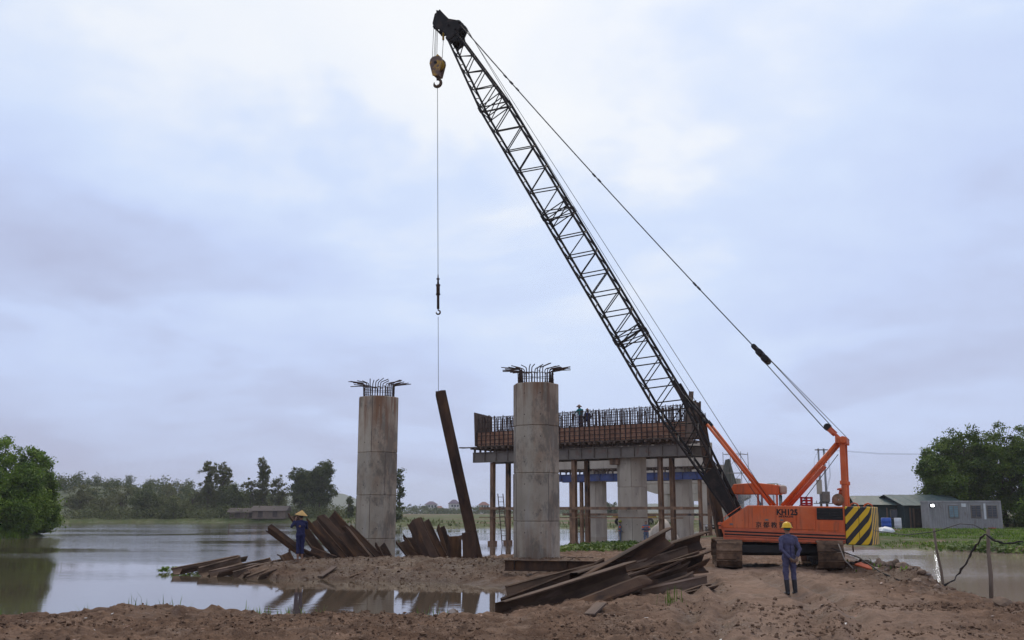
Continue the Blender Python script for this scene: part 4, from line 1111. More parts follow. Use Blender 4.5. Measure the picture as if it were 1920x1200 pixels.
# ------------------------------------------------------------------ sheet piles
_sp = {}
def sheet_mesh(L, w=0.5, dp=0.19, th=0.02, mat_='rust'):
    k = len(_sp)
    c = [(-w / 2 + 0.035, 0.012), (-w / 2 - 0.005, 0.03), (-w / 2 + 0.0, -0.012), (-w * 0.27, -dp), (w * 0.27, -dp), (w / 2, -0.012), (w / 2 + 0.005, 0.03), (w / 2 - 0.035, 0.012)]
    n = len(c)
    def off(i):
        a = Vector(c[max(i - 1, 0)]); b_ = Vector(c[min(i + 1, n - 1)]); d = (b_ - a).normalized()
        return Vector((-d.y, d.x)) * th / 2
    o1 = [Vector(c[i]) + off(i) for i in range(n)]; o2 = [Vector(c[i]) - off(i) for i in range(n)]
    mb = MB(); zs = [L * q / 8 for q in range(9)]; last = 8
    bx_, by_, tw = random.uniform(-.02, .02), random.uniform(-.025, .025), random.uniform(-.05, .05)
    dent = random.choice((0, 0, 1)); notch = random.randint(0, 7)
    vs_ = []
    for j, z in enumerate(zs):
        for P in (o1, o2):
            for i, p in enumerate(P):
                f_ = z / L; zz = z + (random.uniform(-.05, .03) if j in (0, last) else 0) - (0.12 if (j == last and i == notch) else 0); sb_ = math.sin(math.pi * f_)
                vs_.append((p.x + bx_ * sb_ - tw * f_ * p.y + (0.06 * dent * (1 if p.x > 0 else -1) if j == last and abs(p.x) > w * .4 else 0), p.y + by_ * sb_ + tw * f_ * p.x + random.uniform(-.005, .005), zz))
    fs = []
    for j in range(len(zs) - 1):
        a, b_ = j * 2 * n, (j + 1) * 2 * n
        for i in range(n - 1):
            fs.append((a + i, a + i + 1, b_ + i + 1, b_ + i)); fs.append((a + n + i, b_ + n + i, b_ + n + i + 1, a + n + i + 1))
        fs.append((a, b_, b_ + n, a + n)); fs.append((a + n - 1, a + 2 * n - 1, b_ + 2 * n - 1, b_ + n - 1))
    for a in (0, (len(zs) - 1) * 2 * n):
        for i in range(n - 1): fs.append((a + i, a + n + i, a + n + i + 1, a + i + 1))
    mb.add(vs_, fs)
    _sp[k] = mb.mesh('sheet_pile', M[mat_]); return _sp[k]
def sheet(A, B, face, label, group=None, mat_='rust', w=0.5, dp=0.19, ext=0.0):
    """A = buried or lower end, B = upper end; face = direction the open trough looks"""
    A, B = Vector(A), Vector(B)
    if ext: A = A - (B - A).normalized() * ext
    L = (B - A).length
    Mx = frame(A, B, face)
    # mesh: x across, y depth (open side +y) -> map y to face direction
    z = Mx.col[2].xyz; yv_ = Mx.col[0].xyz; xv = yv_.cross(z)
    Mr = Matrix((xv, yv_, z)).transposed().to_4x4(); Mr.translation = A
    o = link('sheet_pile', sheet_mesh(L, w, dp, mat_=mat_), None, Mr)
    return tag(o, label, 'sheet pile', group)
G1, G2, G3, G4 = 'sheet piles leaning on the spit', 'sheet piles beside the hanging pile', 'sheet piles lying half sunk at the spit tip', 'sheet piles heaped beside the road'
# the hanging one, its foot in the spit
PB = at(894, 1050, HY); PT = at(820, 733, HY)
sheet((PB.x, HY, PB.z), (PTOP.x + 0.05, HY, PTOP.z + 0.05), (-0.75, 0.62, 0.2), 'tall rusty sheet pile hanging tilted from the crane sling', ext=0.25, w=0.5, dp=0.2)
MB().tube((0, 0, 0.12 - 0.3), (0, 0, PTOP.z - 10.2), 0.011, 5).build('wire_leader', M['rope'], sl)
def px(a, ya, b, yb, Ya, Yb, *r, **k): return sheet(at(a, ya, Ya), at(b, yb, Yb), *r, **k)
CAMD = (0, -1, 0.25)
px(572, 1040, 503, 989, 42.5, 42.5, (0.3, 0.6, -0.8), 'slim sheet pile slanting alone above the water left of the hatted man', ext=1.0, w=0.36)
px(648, 1050, 584, 974, 41.2, 42.0, (0.75, -0.25, 0.6), 'broad sheet pile leaning left just right of the hatted man', G1, ext=0.4, w=0.62, dp=0.24)
px(672, 1048, 598, 972, 42.2, 43.0, (-0.5, 0.6, -0.3), 'dark sheet pile close behind the broad leaning one', G1, ext=0.4, w=0.55)
px(700, 1050, 618, 962, 42.4, 43.6, (0.5, -0.7, 0.5), 'tallest open trough pile of the leaning left cluster', G1, ext=0.4, w=0.56, dp=0.24)
px(688, 1052, 642, 996, 40.6, 41.2, (-0.3, -0.8, -0.4), 'short dark sheet pile in front of the leaning left cluster', G1, ext=0.4, w=0.6, dp=0.24)
px(716, 1050, 650, 985, 41.5, 42.4, (0.7, -0.4, 0.5), 'sheet pile leaning left against the left concrete column', G1, ext=0.4, w=0.5)
px(728, 1050, 712, 1018, 40.8, 41.2, (0.6, -0.6, 0.2), 'stubby sheet pile at the right end of the left cluster', G1, ext=0.4, w=0.42)
px(612, 1042, 578, 1028, 40.5, 41.0, (0.2, -0.3, 0.8), 'short sheet pile lying low at the hatted man\'s feet', G1, ext=0.3, w=0.5)
px(575, 1000, 548, 962, 44, 44.6, (0.5, -0.6, 0.4), 'upright sheet pile tip showing behind the hatted man', G1, ext=2.3, w=0.45)
px(541, 1053, 531, 1034, 39.6, 39.9, (0, -1, 0.3), 'small upturned pile end standing by the sunken piles', ext=0.2, w=0.42, dp=0.15)
# lying half in the water
px(332, 1067, 456, 1043, 38.5, 42.0, (-0.2, -0.5, 0.9), 'outermost muddy sheet pile with one end under water', G3, 'rust_mud')
px(385, 1070, 462, 1049, 38.0, 41.0, (0.2, -0.7, 0.7), 'second muddy sheet pile from the water end', G3, 'rust_mud', ext=0.1)
px(405, 1072, 518, 1048, 37.6, 40.8, (-0.2, -0.5, 0.9), 'third muddy sheet pile from the water end', G3, 'rust_mud', ext=0.1)
px(450, 1075, 538, 1052, 37.0, 40.0, (-0.1, -0.7, 0.7), 'fourth muddy sheet pile from the water end', G3, 'rust_mud', ext=0.1)
px(486, 1077, 566, 1049, 36.6, 39.7, (-0.2, -0.4, 0.9), 'muddy sheet pile running up to the hatted man', G3, 'rust_mud', ext=0.4)
px(662, 1083, 693, 1071, 35.9, 36.8, (0, -0.4, 0.9), 'plank-like pile end poking from the spit bank near the water', G3, 'rust_mud', w=0.25, dp=0.06)
# right cluster
px(782, 1052, 750, 1012, 40.9, 41.4, (0.5, -0.7, 0.3), 'leftmost short sheet pile of the right cluster', G2, ext=0.4, w=0.46)
px(796, 1052, 764, 1003, 41.3, 41.9, (0.7, -0.5, 0.4), 'thin edge-on sheet pile second from left in right cluster', G2, ext=0.4, w=0.42)
px(815, 1058, 776, 978, 40.3, 41.0, (-0.4, 0.7, -0.3), 'wide sheet pile leaning left in the right cluster, back to the viewer', G2, ext=0.4, w=0.62, dp=0.24)
px(838, 1054, 796, 972, 41.0, 41.8, (0.75, -0.35, 0.45), 'longest leaning trough pile of the right cluster', G2, ext=0.4, w=0.58, dp=0.24)
px(846, 1050, 827, 985, 41.8, 42.4, (0.8, -0.4, 0.2), 'sheet pile standing edge-on behind the upright pair', G2, ext=0.4, w=0.45)
px(853, 1056, 853, 1003, 40.4, 40.6, (0.4, -0.9, 0.0), 'left one of two short upright sheet piles', G2, ext=0.4, w=0.52)
px(880, 1057, 879, 999, 40.1, 40.2, (-0.2, 0.95, 0.0), 'right one of two short upright sheet piles beside the hanging pile', G2, ext=0.4, w=0.52, dp=0.2)
# heap beside the road
px(1010, 1146, 1262, 1004, 24.4, 27.6, (0.35, -0.8, -0.35), 'steepest sheet pile on top of the roadside heap', G4, w=0.52, dp=0.24)
px(944, 1151, 1191, 1071, 22.7, 25.3, (0.2, -0.85, -0.32), 'longest front sheet pile of the roadside heap', G4, 'rust_mud', w=0.56, dp=0.26)
px(960, 1106, 1140, 1060, 27.2, 29.6, (-0.1, -0.4, 0.9), 'rear left sheet pile of the roadside heap, near end in the inlet', G4, 'rust_mud')
px(953, 1131, 1150, 1055, 25.2, 28.4, (-0.2, -0.6, 0.7), 'second sheet pile dipping its end into the inlet', G4)
px(1080, 1092, 1326, 1012, 25.6, 29.4, (0.3, -0.7, -0.4), 'rearmost sheet pile reaching towards the crane crawler', G4, w=0.54, dp=0.22)
px(1160, 1076, 1300, 1030, 25.6, 28.6, (0.1, -0.4, 0.9), 'narrow sheet pile wedged behind the front pile', G4, 'rust_mud', w=0.42)
px(1090, 1118, 1275, 1066, 24.4, 27.2, (0.2, -0.5, 0.8), 'sheet pile with open trough up in middle of the heap', G4, 'rust_mud')
px(1120, 1132, 1302, 1074, 24.0, 26.8, (0.1, -0.8, 0.2), 'muddy sheet pile low in the middle of the heap', G4, 'rust_mud')
px(1150, 1140, 1317, 1084, 23.8, 26.3, (0.0, -0.6, 0.75), 'lowest right sheet pile of the roadside heap', G4, 'rust_mud')
px(1100, 1105, 1330, 1052, 25.2, 28.2, (0.2, -0.75, -0.3), 'sheet pile with protruding right end under the heap', G4)
px(1070, 1148, 1205, 1094, 22.9, 24.9, (0.1, -0.2, -0.95), 'upturned sheet pile propping the front of the heap', G4, w=0.5)
px(1175, 1090, 1252, 1053, 25.4, 27.6, (0.1, -0.5, 0.8), 'short sheet pile leaning out behind the front pile end', G4, 'rust_mud', w=0.4)
px(1195, 1104, 1290, 1061, 24.9, 27.0, (0.3, -0.8, 0.1), 'short dark sheet pile in the right middle of the heap', G4, w=0.42)
px(1215, 1116, 1336, 1089, 24.4, 26.2, (0.1, -0.6, 0.7), 'sheet pile sticking out lowest towards the road', G4, 'rust_mud', w=0.42)
px(1228, 1082, 1318, 1044, 26.4, 28.3, (-0.1, -0.5, 0.8), 'sheet pile end just below the rearmost pile', G4, w=0.42)
# beam on the ground by the column
A, B = at(947, 1058, 34.5), at(1160, 1060, 33.4)
ib = empty('steel_i_beam', (A + B) / 2 - Vector((0, 0, 0.06)), math.atan2(B.y - A.y, B.x - A.x), 'rusty steel beam lying on the mud in front of the largest column', 'steel beam')
Lb = (B - A).length
mb = MB(); mb.box2((-Lb / 2, -0.015, -0.13), (Lb / 2, 0.015, 0.17)); ib_web = mb.build('web', M['rust'], ib)
MB().box2((-Lb / 2, -0.13, 0.171), (Lb / 2, 0.13, 0.195)).build('top_flange', M['rust'], ib); MB().box2((-Lb / 2, -0.13, -0.155), (Lb / 2, 0.13, -0.131)).build('bottom_flange', M['rust'], ib)
for x in (-1.6, 0.2, 1.7): MB().box2((x, -0.125, -0.13), (x + 0.02, -0.016, 0.17)).build('stiffener', M['rust'], ib)
# leaning brown pile behind the boom
lp = sheet(at(1352, 1000, 56), at(1312, 775, 56), (0.5, -0.9, 0), 'tall brown sheet pile leaning between the boom and the formwork end', w=0.6, dp=0.25, ext=1.4, mat_='rust')
# ------------------------------------------------------------------ people
def flat(name, c, r_=0.85, v=0.8): return pmat(name, c, tuple(x * v for x in c), r_, 9, bump=0.022, bscale=7)
M['skin'] = flat('skin', (0.30, 0.16, 0.10), 0.6, 0.9)
M['hair'] = flat('black_hair', (0.012, 0.011, 0.011), 0.6)
M['coverall'] = flat('blue_grey_coverall', (0.082, 0.076, 0.135)); M['navy'] = flat('navy_cloth', (0.018, 0.020, 0.075))
M['boot'] = flat('black_rubber_boot', (0.022, 0.022, 0.024), 0.4); M['glove'] = flat('mud_brown_glove', (0.20, 0.125, 0.085))
M['grey_cloth'] = flat('grey_blue_workwear', (0.12, 0.14, 0.20)); M['hivis'] = flat('orange_strip', (0.75, 0.13, 0.02)); M['teal'] = flat('teal_shirt', (0.01, 0.21, 0.21))
M['helmet_y'] = pmat('yellow_helmet', (0.80, 0.46, 0.004), (0.74, 0.42, 0.004), 0.32, 3); M['straw'] = pmat('straw_hat', (0.62, 0.38, 0.13), (0.45, 0.27, 0.09), 0.8, 22, stretch=(1, 1, 4))
M['helmet_g'] = pmat('green_helmet', (0.35, 0.36, 0.04), (0.3, 0.3, 0.04), 0.5, 3); M['brownhat'] = flat('brown_hat', (0.20, 0.11, 0.07))

def capsule(mb, p, q, r1, r2, n=12):
    p, q = Vector(p), Vector(q)
    d = q - p; L = d.length
    d = d / L if L > 1e-6 else Vector((0, 0, 1))
    u = d.orthogonal().normalized(); w = d.cross(u)
    rings = []
    for k in range(4): a = math.pi / 2 * k / 3.5; rings.append((p - d * r1 * math.cos(a), r1 * math.sin(a) if k else r1 * 0.02))
    for k in range(4): a = math.pi / 2 * (3 - k) / 3.5; rings.append((q + d * r2 * math.cos(a), r2 * math.sin(a) if k < 3 else r2 * 0.02))
    vs_ = [c + (u * math.cos(2 * math.pi * i / n) + w * math.sin(2 * math.pi * i / n)) * r_ for c, r_ in rings for i in range(n)]
    m_ = len(rings)
    mb.add(vs_, [tuple(range(n))[::-1], tuple(range((m_ - 1) * n, m_ * n))] + [(j * n + i, j * n + (i + 1) % n, (j + 1) * n + (i + 1) % n, (j + 1) * n + i) for j in range(m_ - 1) for i in range(n)])
def ell(mb, c, r_):
    V, F = ELL
    mb.add([(c[0] + v[0] * r_[0], c[1] + v[1] * r_[1], c[2] + v[2] * r_[2]) for v in V], F)
bm = bmesh.new(); bmesh.ops.create_icosphere(bm, subdivisions=3, radius=1)
ELL = ([tuple(v.co) for v in bm.verts], [[v.index for v in f.verts] for f in bm.faces]); bm.free()

def body_mesh(prims, mats, voxel, name='person'):
    mb = MB()
    for p in prims:
        if p[0] == 'c': capsule(mb, *p[1:5])
        else: ell(mb, *p[1:3])
    me = mb.mesh('raw', mats[0])
    o = bpy.data.objects.new('tmp', me); COL.objects.link(o)
    r_ = o.modifiers.new('r', 'REMESH'); r_.mode = 'VOXEL'; r_.voxel_size = voxel
    s_ = o.modifiers.new('s', 'SMOOTH'); s_.iterations = 3; s_.factor = 0.5
    bpy.context.view_layer.update()
    me2 = bpy.data.meshes.new_from_object(o.evaluated_get(bpy.context.evaluated_depsgraph_get()))
    bpy.data.objects.remove(o)
    n = len(me2.polygons)
    C = np.empty(n * 3); me2.polygons.foreach_get('center', C); C = C.reshape(-1, 3)
    best = np.full(n, 1e9); mi = np.zeros(n, np.int32)
    for p in prims:
        if p[0] == 'c':
            a, b_ = np.array(p[1]), np.array(p[2]); d = b_ - a
            t_ = np.clip(((C - a) @ d) / max(d @ d, 1e-9), 0, 1)
            dist = np.linalg.norm(C - a - t_[:, None] * d, axis=1) - (p[3] + (p[4] - p[3]) * t_); k = p[5]
        else:
            rr = np.array(p[2]); q = np.linalg.norm((C - np.array(p[1])) / rr, axis=1); dist = (q - 1) * rr.min(); k = p[3]
        u = dist < best; best[u] = dist[u]; mi[u] = k
    nv_ = len(me2.vertices); cov = np.empty(nv_ * 3); me2.vertices.foreach_get('co', cov); cov = cov.reshape(-1, 3)
    nov = np.empty(nv_ * 3); me2.vertices.foreach_get('normal', nov); nov = nov.reshape(-1, 3)
    cloth = np.zeros(nv_, bool); lv = np.empty(len(me2.loops), np.int32); me2.loops.foreach_get('vertex_index', lv)
    lt = np.empty(n, np.int32); me2.polygons.foreach_get('loop_total', lt); cloth[lv[np.repeat((mi == 2) | (mi == 3), lt)]] = True
    from mathutils import noise as mn_
    dsp = np.array([mn_.noise((c[0] * 11, c[1] * 11, c[2] * 17)) * .010 + mn_.noise((c[0] * 5 + 3, c[1] * 5, c[2] * 9 + c[0] * 14)) * .014 if k_ else 0.0 for c, k_ in zip(cov.tolist(), cloth)])
    me2.vertices.foreach_set('co', (cov + nov * dsp[:, None]).ravel().astype(np.float32))
    me2.materials.clear()
    for mt_ in mats: me2.materials.append(mt_)
    me2.polygons.foreach_set('material_index', mi); me2.polygons.foreach_set('use_smooth', np.ones(n, bool)); me2.name = name
    return me2

def hand(P, wrist, d, palm_n, k, thumb_side, curl=0.5, s=1.0):
    """palm + four fingers + thumb. d: hand direction, palm_n: palm normal"""
    d = Vector(d).normalized(); n = Vector(palm_n); n = (n - d * n.dot(d)).normalized(); sd_ = d.cross(n) * thumb_side
    w = Vector(wrist)
    P.append(('c', tuple(w), tuple(w + d * 0.045 * s), 0.028 * s, 0.03 * s, k))
    for i, (o, L) in enumerate(((0.027, 0.07), (0.009, 0.078), (-0.010, 0.073), (-0.028, 0.058))):
        b = w + d * 0.075 * s + sd_ * o * s
        P.append(('c', tuple(w + d * 0.03 * s + sd_ * o * 0.8 * s), tuple(b), 0.013 * s, 0.012 * s, k))
        m1 = b + (d * (1 - curl * 0.4) + n * curl * 0.5).normalized() * L * 0.5 * s
        m2 = m1 + (d * (1 - curl) + n * curl).normalized() * L * 0.5 * s
        P.append(('c', tuple(b), tuple(m1), 0.0105 * s, 0.0095 * s, k)); P.append(('c', tuple(m1), tuple(m2), 0.0095 * s, 0.008 * s, k))
    t0 = w + d * 0.02 * s + sd_ * 0.024 * s
    t1 = t0 + (d * 0.6 + sd_ * 0.7 + n * 0.3).normalized() * 0.042 * s
    P.append(('c', tuple(t0), tuple(t1), 0.014 * s, 0.0115 * s, k)); P.append(('c', tuple(t1), tuple(t1 + (d * 0.9 + sd_ * 0.25 + n * 0.3).normalized() * 0.035 * s), 0.0115 * s, 0.009 * s, k))

def figure(cfg):
    """local frame: facing +y, x to the figure's right, z up. materials 0 skin 1 hair 2 top 3 trousers 4 feet 5 hands 6 strips"""
    P = []
    legs = cfg.get('legs', [((-0.095, 0, 0.9), (-0.10, 0.03, 0.48), (-0.105, 0.0, 0.06)), ((0.095, 0, 0.9), (0.10, 0.03, 0.48), (0.105, 0.0, 0.06))])
    hem = cfg.get('hem', 0.42); feet = cfg.get('feet', 4)
    for h, k, a in legs:
        h, k, a = Vector(h), Vector(k), Vector(a)
        P.append(('c', tuple(h), tuple(k), 0.098, 0.07, 3))
        c = k.lerp(a, hem)
        P.append(('c', tuple(k), tuple(c), 0.07, 0.074 if feet == 0 else 0.068, 3))
        P.append(('c', tuple(c), tuple(a), 0.052 if feet == 0 else 0.068, 0.04 if feet == 0 else 0.056, feet))
        toe = a + Vector((0.02 * (1 if a.x > 0 else -1), 0.16, -0.03))
        P.append(('c', tuple(a + Vector((0, -0.035, -0.022))), tuple(toe), 0.04, 0.033, feet))
        if feet == 0:
            for q in range(3): P.append(('c', tuple(toe + Vector((-0.02 + 0.02 * q, 0, 0))), tuple(toe + Vector((-0.022 + 0.022 * q, 0.04, -.006))), 0.013, 0.011, 0))
    pel = Vector(cfg.get('pelvis', (0, 0, 0.95))); ch = Vector(cfg.get('chest', (0, 0, 1.27))); nk = Vector(cfg.get('neck', (0, 0.01, 1.43))); hdv = Vector(cfg.get('head', (0, 0.025, 1.60)))
    P.append(('e', tuple(pel), (0.165, 0.12, 0.13), 3 if not cfg.get('overall') else 2))
    P.append(('e', tuple(pel.lerp(ch, 0.3)), (0.16, 0.115, 0.15), 2)); P.append(('e', tuple(pel.lerp(ch, 0.62)), (0.165, 0.115, 0.16), 2)); P.append(('e', tuple(ch), (0.185, 0.125, 0.165), 2))
    sh = cfg.get('shoulders', ((-0.185, 0.0, 1.375), (0.185, 0.0, 1.375)))
    P.append(('c', sh[0], sh[1], 0.062, 0.062, 2)); P.append(('c', tuple(Vector(sh[0]).lerp(nk, 0.15)), tuple(nk), 0.062, 0.055, 2)); P.append(('c', tuple(Vector(sh[1]).lerp(nk, 0.15)), tuple(nk), 0.062, 0.055, 2)); P.append(('c', tuple(nk - Vector((0, 0, 0.035))), tuple(nk + Vector((0, 0, 0.005))), 0.08, 0.062, 2))
    P.append(('c', tuple(nk), tuple(nk.lerp(hdv, 0.6)), 0.052, 0.05, 0))
    f = Vector(cfg.get('face', (0, 1, 0))).normalized(); rt = f.cross(Vector((0, 0, 1))).normalized()
    P.append(('e', tuple(hdv), (0.077, 0.09, 0.108), 0)); P.append(('e', tuple(hdv + f * -0.018 + Vector((0, 0, 0.022))), (0.081, 0.088, 0.1), 1))
    P.append(('c', tuple(hdv + f * 0.05 - Vector((0, 0, 0.07))), tuple(hdv + f * 0.055 - Vector((0, 0, 0.06))), 0.04, 0.04, 0))
    P.append(('c', tuple(hdv + f * 0.088 + Vector((0, 0, 0.005))), tuple(hdv + f * 0.106 - Vector((0, 0, 0.022))), 0.009, 0.014, 0))
    for s_ in (-1, 1):
        P.append(('e', tuple(hdv + rt * 0.082 * s_ - Vector((0, 0, 0.012))), (0.015, 0.022, 0.03), 0)); P.append(('e', tuple(hdv + rt * 0.03 * s_ + f * 0.084 + Vector((0, 0, 0.01))), (0.013, 0.009, 0.008), 1))
    P.append(('c', tuple(hdv + f * 0.088 + rt * -0.018 - Vector((0, 0, 0.05))), tuple(hdv + f * 0.088 + rt * 0.018 - Vector((0, 0, 0.05))), 0.008, 0.008, 6 if cfg.get('lips') else 0))
    for i, arm in enumerate(cfg['arms']):
        s0, e, w = (Vector(sh[i]), Vector(arm[0]), Vector(arm[1]))
        P.append(('c', tuple(s0), tuple(e), 0.064, 0.052, 2)); P.append(('c', tuple(e), tuple(e.lerp(w, 0.8)), 0.051, 0.043, 2 if not cfg.get('bare') else 0)); P.append(('c', tuple(e.lerp(w, 0.8)), tuple(w), 0.033, 0.028, 5))
        hd_ = arm[2] if len(arm) > 2 else tuple((w - e).normalized())
        hand(P, w, hd_, arm[3] if len(arm) > 3 else (0, 1, 0), 5, arm[4] if len(arm) > 4 else (1 if i else -1), cfg.get('curl', 0.5))
    for z in cfg.get('bands', ()): P.append(('e', (ch.x, ch.y, z), (0.182, 0.128, 0.022), 6))
    if cfg.get('bands'):
        for i, arm in enumerate(cfg['arms']):
            p = Vector(sh[i]).lerp(Vector(arm[0]), 0.35); d = (Vector(arm[0]) - Vector(sh[i])).normalized() * 0.03
            P.append(('c', tuple(p - d), tuple(p + d), 0.066, 0.065, 6))
    return P
def person(loc, rz, cfg, mats, label, voxel=0.012, scale=1.0, group=None):
    me = body_mesh(figure(cfg), mats, voxel)
    o = link('person', me); o.location = loc; o.rotation_euler = (0, 0, rz); o.scale = (scale,) * 3
    return tag(o, label, 'person', group)
def helmet(p, c, mat_, name='helmet', tilt=0):
    prof = [(0.150, 0.0), (0.155, 0.006), (0.122, 0.022), (0.120, 0.05), (0.108, 0.09), (0.08, 0.122), (0.04, 0.138), (0.001, 0.142)]
    mb = MB().lathe(prof, 24); mb.v = [(x * 0.92, y * (1.06 if y < 0 else 1.12), z) for x, y, z in mb.v]
    mb.lathe([(0.118, 0.0), (0.12, 0.02)], 24); 
    o = mb.build(name, mat_, p); o.location = c; o.rotation_euler = (tilt, 0, 0)
    MB().path([(0, -0.11, 0.08), (0, -0.06, 0.137), (0, 0.04, 0.145), (0, 0.11, 0.09)], 0.012, 6).build('helmet_ridge', mat_, o)
    return o
def cone_hat(p, c, tilt=(0, 0, 0), r_=0.24, h=0.17, mat_=None):
    prof = [(r_, 0), (r_ * 0.99, 0.006), (r_ * 0.62, h * 0.42), (r_ * 0.3, h * 0.78), (0.012, h * 1.05), (0.001, h * 1.06)]
    mb = MB().lathe(prof, 28); mb.lathe([(r_ * 0.985, 0.001), (r_ * 0.6, h * 0.40), (0.01, h)], 28)
    o = mb.build('conical_hat', mat_ or M['straw'], p); o.location = c; o.rotation_euler = tilt
    return o

# foreman on the road, back to the viewer, hands clasped behind
g1 = at(1482, 1103, 25.4)
z1_ = gz(g1.x, g1.y)
p1 = person((g1.x, g1.y, z1_ + 0.005), R(12), dict(
    legs=[((-0.09, 0, 0.9), (-0.10, 0.0, 0.49), (-0.085, -0.02, 0.06)), ((0.09, 0, 0.9), (0.115, 0.02, 0.49), (0.13, 0.0, 0.06))], hem=0.28, pelvis=(0, 0, 0.93),
    arms=[((-0.255, -0.10, 1.10), (-0.05, -0.20, 0.87), (0.75, -0.12, -0.55), (0.2, 0.9, 0.2), -1), ((0.255, -0.10, 1.10), (0.12, -0.19, 0.90), (-0.45, -0.25, -0.8), (0.1, 0.95, 0.0), 1)],
    overall=True, curl=0.75, shoulders=((-0.18, -0.01, 1.355), (0.18, -0.01, 1.355))),
    [M['skin'], M['hair'], M['coverall'], M['coverall'], M['boot'], M['glove'], M['hivis']],
    'man in blue coverall, yellow helmet and black boots standing with hands behind his back', 0.0085)
helmet(p1, (0, 0.02, 1.62), M['helmet_y'])
MB().lathe([(0.088, 0), (0.088, 0.018)], 20).build('helmet_strap', M['teal'], p1).location = (0, 0.012, 1.575)
MB().box((0, -0.118, 1.12), (0.012, 0.012, 0.42)).build('back_seam', M['navy'], p1)
# hatted man on the spit
g2 = at(562, 1042, 40.0); z2_ = gz(g2.x, g2.y)
p2 = person((g2.x, g2.y, z2_ + 0.005), R(18), dict(
    legs=[((-0.085, 0, 0.9), (-0.075, 0.02, 0.48), (-0.07, 0.0, 0.06)), ((0.085, 0, 0.9), (0.085, 0.02, 0.48), (0.085, 0.03, 0.06))], hem=0.45, feet=0,
    arms=[((-0.34, 0.12, 1.22), (-0.19, 0.20, 1.47), (0.15, -0.05, 1), (0.9, 0.3, 0), -1), ((0.25, 0.16, 1.17), (0.03, 0.26, 1.30), (-0.6, 0.2, 0.6), (0, -1, 0), 1)], curl=0.6),
    [M['skin'], M['hair'], M['navy'], M['navy'], M['skin'], M['skin'], M['hivis']],
    'barefoot man in navy clothes and conical straw hat standing on the spit', 0.0095, 1.05)
cone_hat(p2, (0, 0.02, 1.655), (R(6), R(7), 0), r_=0.235)
em = MB().lathe([(0.022, 0), (0.034, 0), (0.034, 0.006), (0.022, 0.006)], 14).build('shirt_emblem', M['straw'], p2)
em.matrix_local = Matrix.Translation((-0.05, -0.128, 1.24)) @ Matrix.Rotation(R(90), 4, 'X')
# two workers at the bank by the second pier
W = [M['skin'], M['hair'], M['grey_cloth'], M['grey_cloth'], M['boot'], M['skin'], M['hivis']]
g3 = at(1163, 1024, 66.0)
p3 = person((g3.x, g3.y, max(gz(g3.x, g3.y), ZW - 0.1)), R(-100), dict(arms=[((-0.25, 0.02, 1.1), (-0.22, 0.2, 0.95)), ((0.25, 0.02, 1.1), (0.22, 0.2, 0.95))], bands=(1.02, 1.3)), W,
    'worker in grey with orange strips and green helmet left of the pale column', 0.02, 0.92)
helmet(p3, (0, 0.02, 1.62), M['helmet_g'])
g4 = at(1212, 1022, 64.0)
p4 = person((g4.x, g4.y, gz(g4.x, g4.y)), R(175), dict(arms=[((-0.27, 0.08, 1.12), (-0.05, 0.28, 1.18)), ((0.27, 0.08, 1.12), (0.05, 0.28, 1.2))], bands=(1.02, 1.32), head=(0, 0.06, 1.58), face=(0, 1, -0.5)), W,
    'bareheaded worker in grey with orange strips facing us right of the pale column', 0.02, 0.92)
# two on the cap
def on_cap(x, y, z): 
    c = mid(1); cs, sn = math.cos(PRZ), math.sin(PRZ); return (c.x + x * cs - y * sn, c.y + x * sn + y * cs, z)
# walkway boards inside the cage

a_ = at(1087, 760, 68.6)
c1 = mid(1); lx = (Vector((a_.x, a_.y, 0)) - c1).dot(PD)
for x, z in ((lx, 7.46), (lx + 0.6, 7.56)): MB().box2((x - 0.28, -0.8, z), (x + 0.28, 0.8, z + 0.05)).build('inner_board', M['timber'], fm)
p5 = person(on_cap(lx, 0.0, 7.52), R(30), dict(arms=[((-0.3, 0.15, 1.2), (-0.28, 0.3, 1.0)), ((0.3, 0.15, 1.2), (0.3, 0.32, 1.0))], chest=(0, 0.06, 1.26), head=(0, 0.14, 1.56)),
    [M['skin'], M['hair'], M['teal'], M['navy'], M['boot'], M['skin'], M['hivis']], 'worker in teal shirt standing in the rebar cage on top', 0.02, 0.98)
cone_hat(p5, (0, 0.14, 1.60), r_=0.22, mat_=M['brownhat'])
p6 = person(on_cap(lx + 0.6, 0.0, 7.62), R(10), dict(arms=[((-0.25, 0.1, 0.75), (-0.2, 0.3, 0.6)), ((0.25, 0.1, 0.75), (0.2, 0.3, 0.6))], pelvis=(0, 0, 0.55), chest=(0, 0.08, 0.86), neck=(0, 0.1, 1.02), head=(0, 0.13, 1.18), shoulders=((-0.185, 0.08, 0.96), (0.185, 0.08, 0.96)),
    legs=[((-0.1, 0, 0.5), (-0.16, 0.35, 0.5), (-0.13, 0.1, 0.06)), ((0.1, 0, 0.5), (0.16, 0.35, 0.5), (0.13, 0.1, 0.06))]),
    [M['skin'], M['hair'], M['navy'], M['navy'], M['boot'], M['skin'], M['hivis']], 'worker crouching beside the teal shirt, only brown hat showing', 0.02, 0.98)
cone_hat(p6, (0, 0.13, 1.23), r_=0.16, h=0.14, mat_=M['brownhat'])
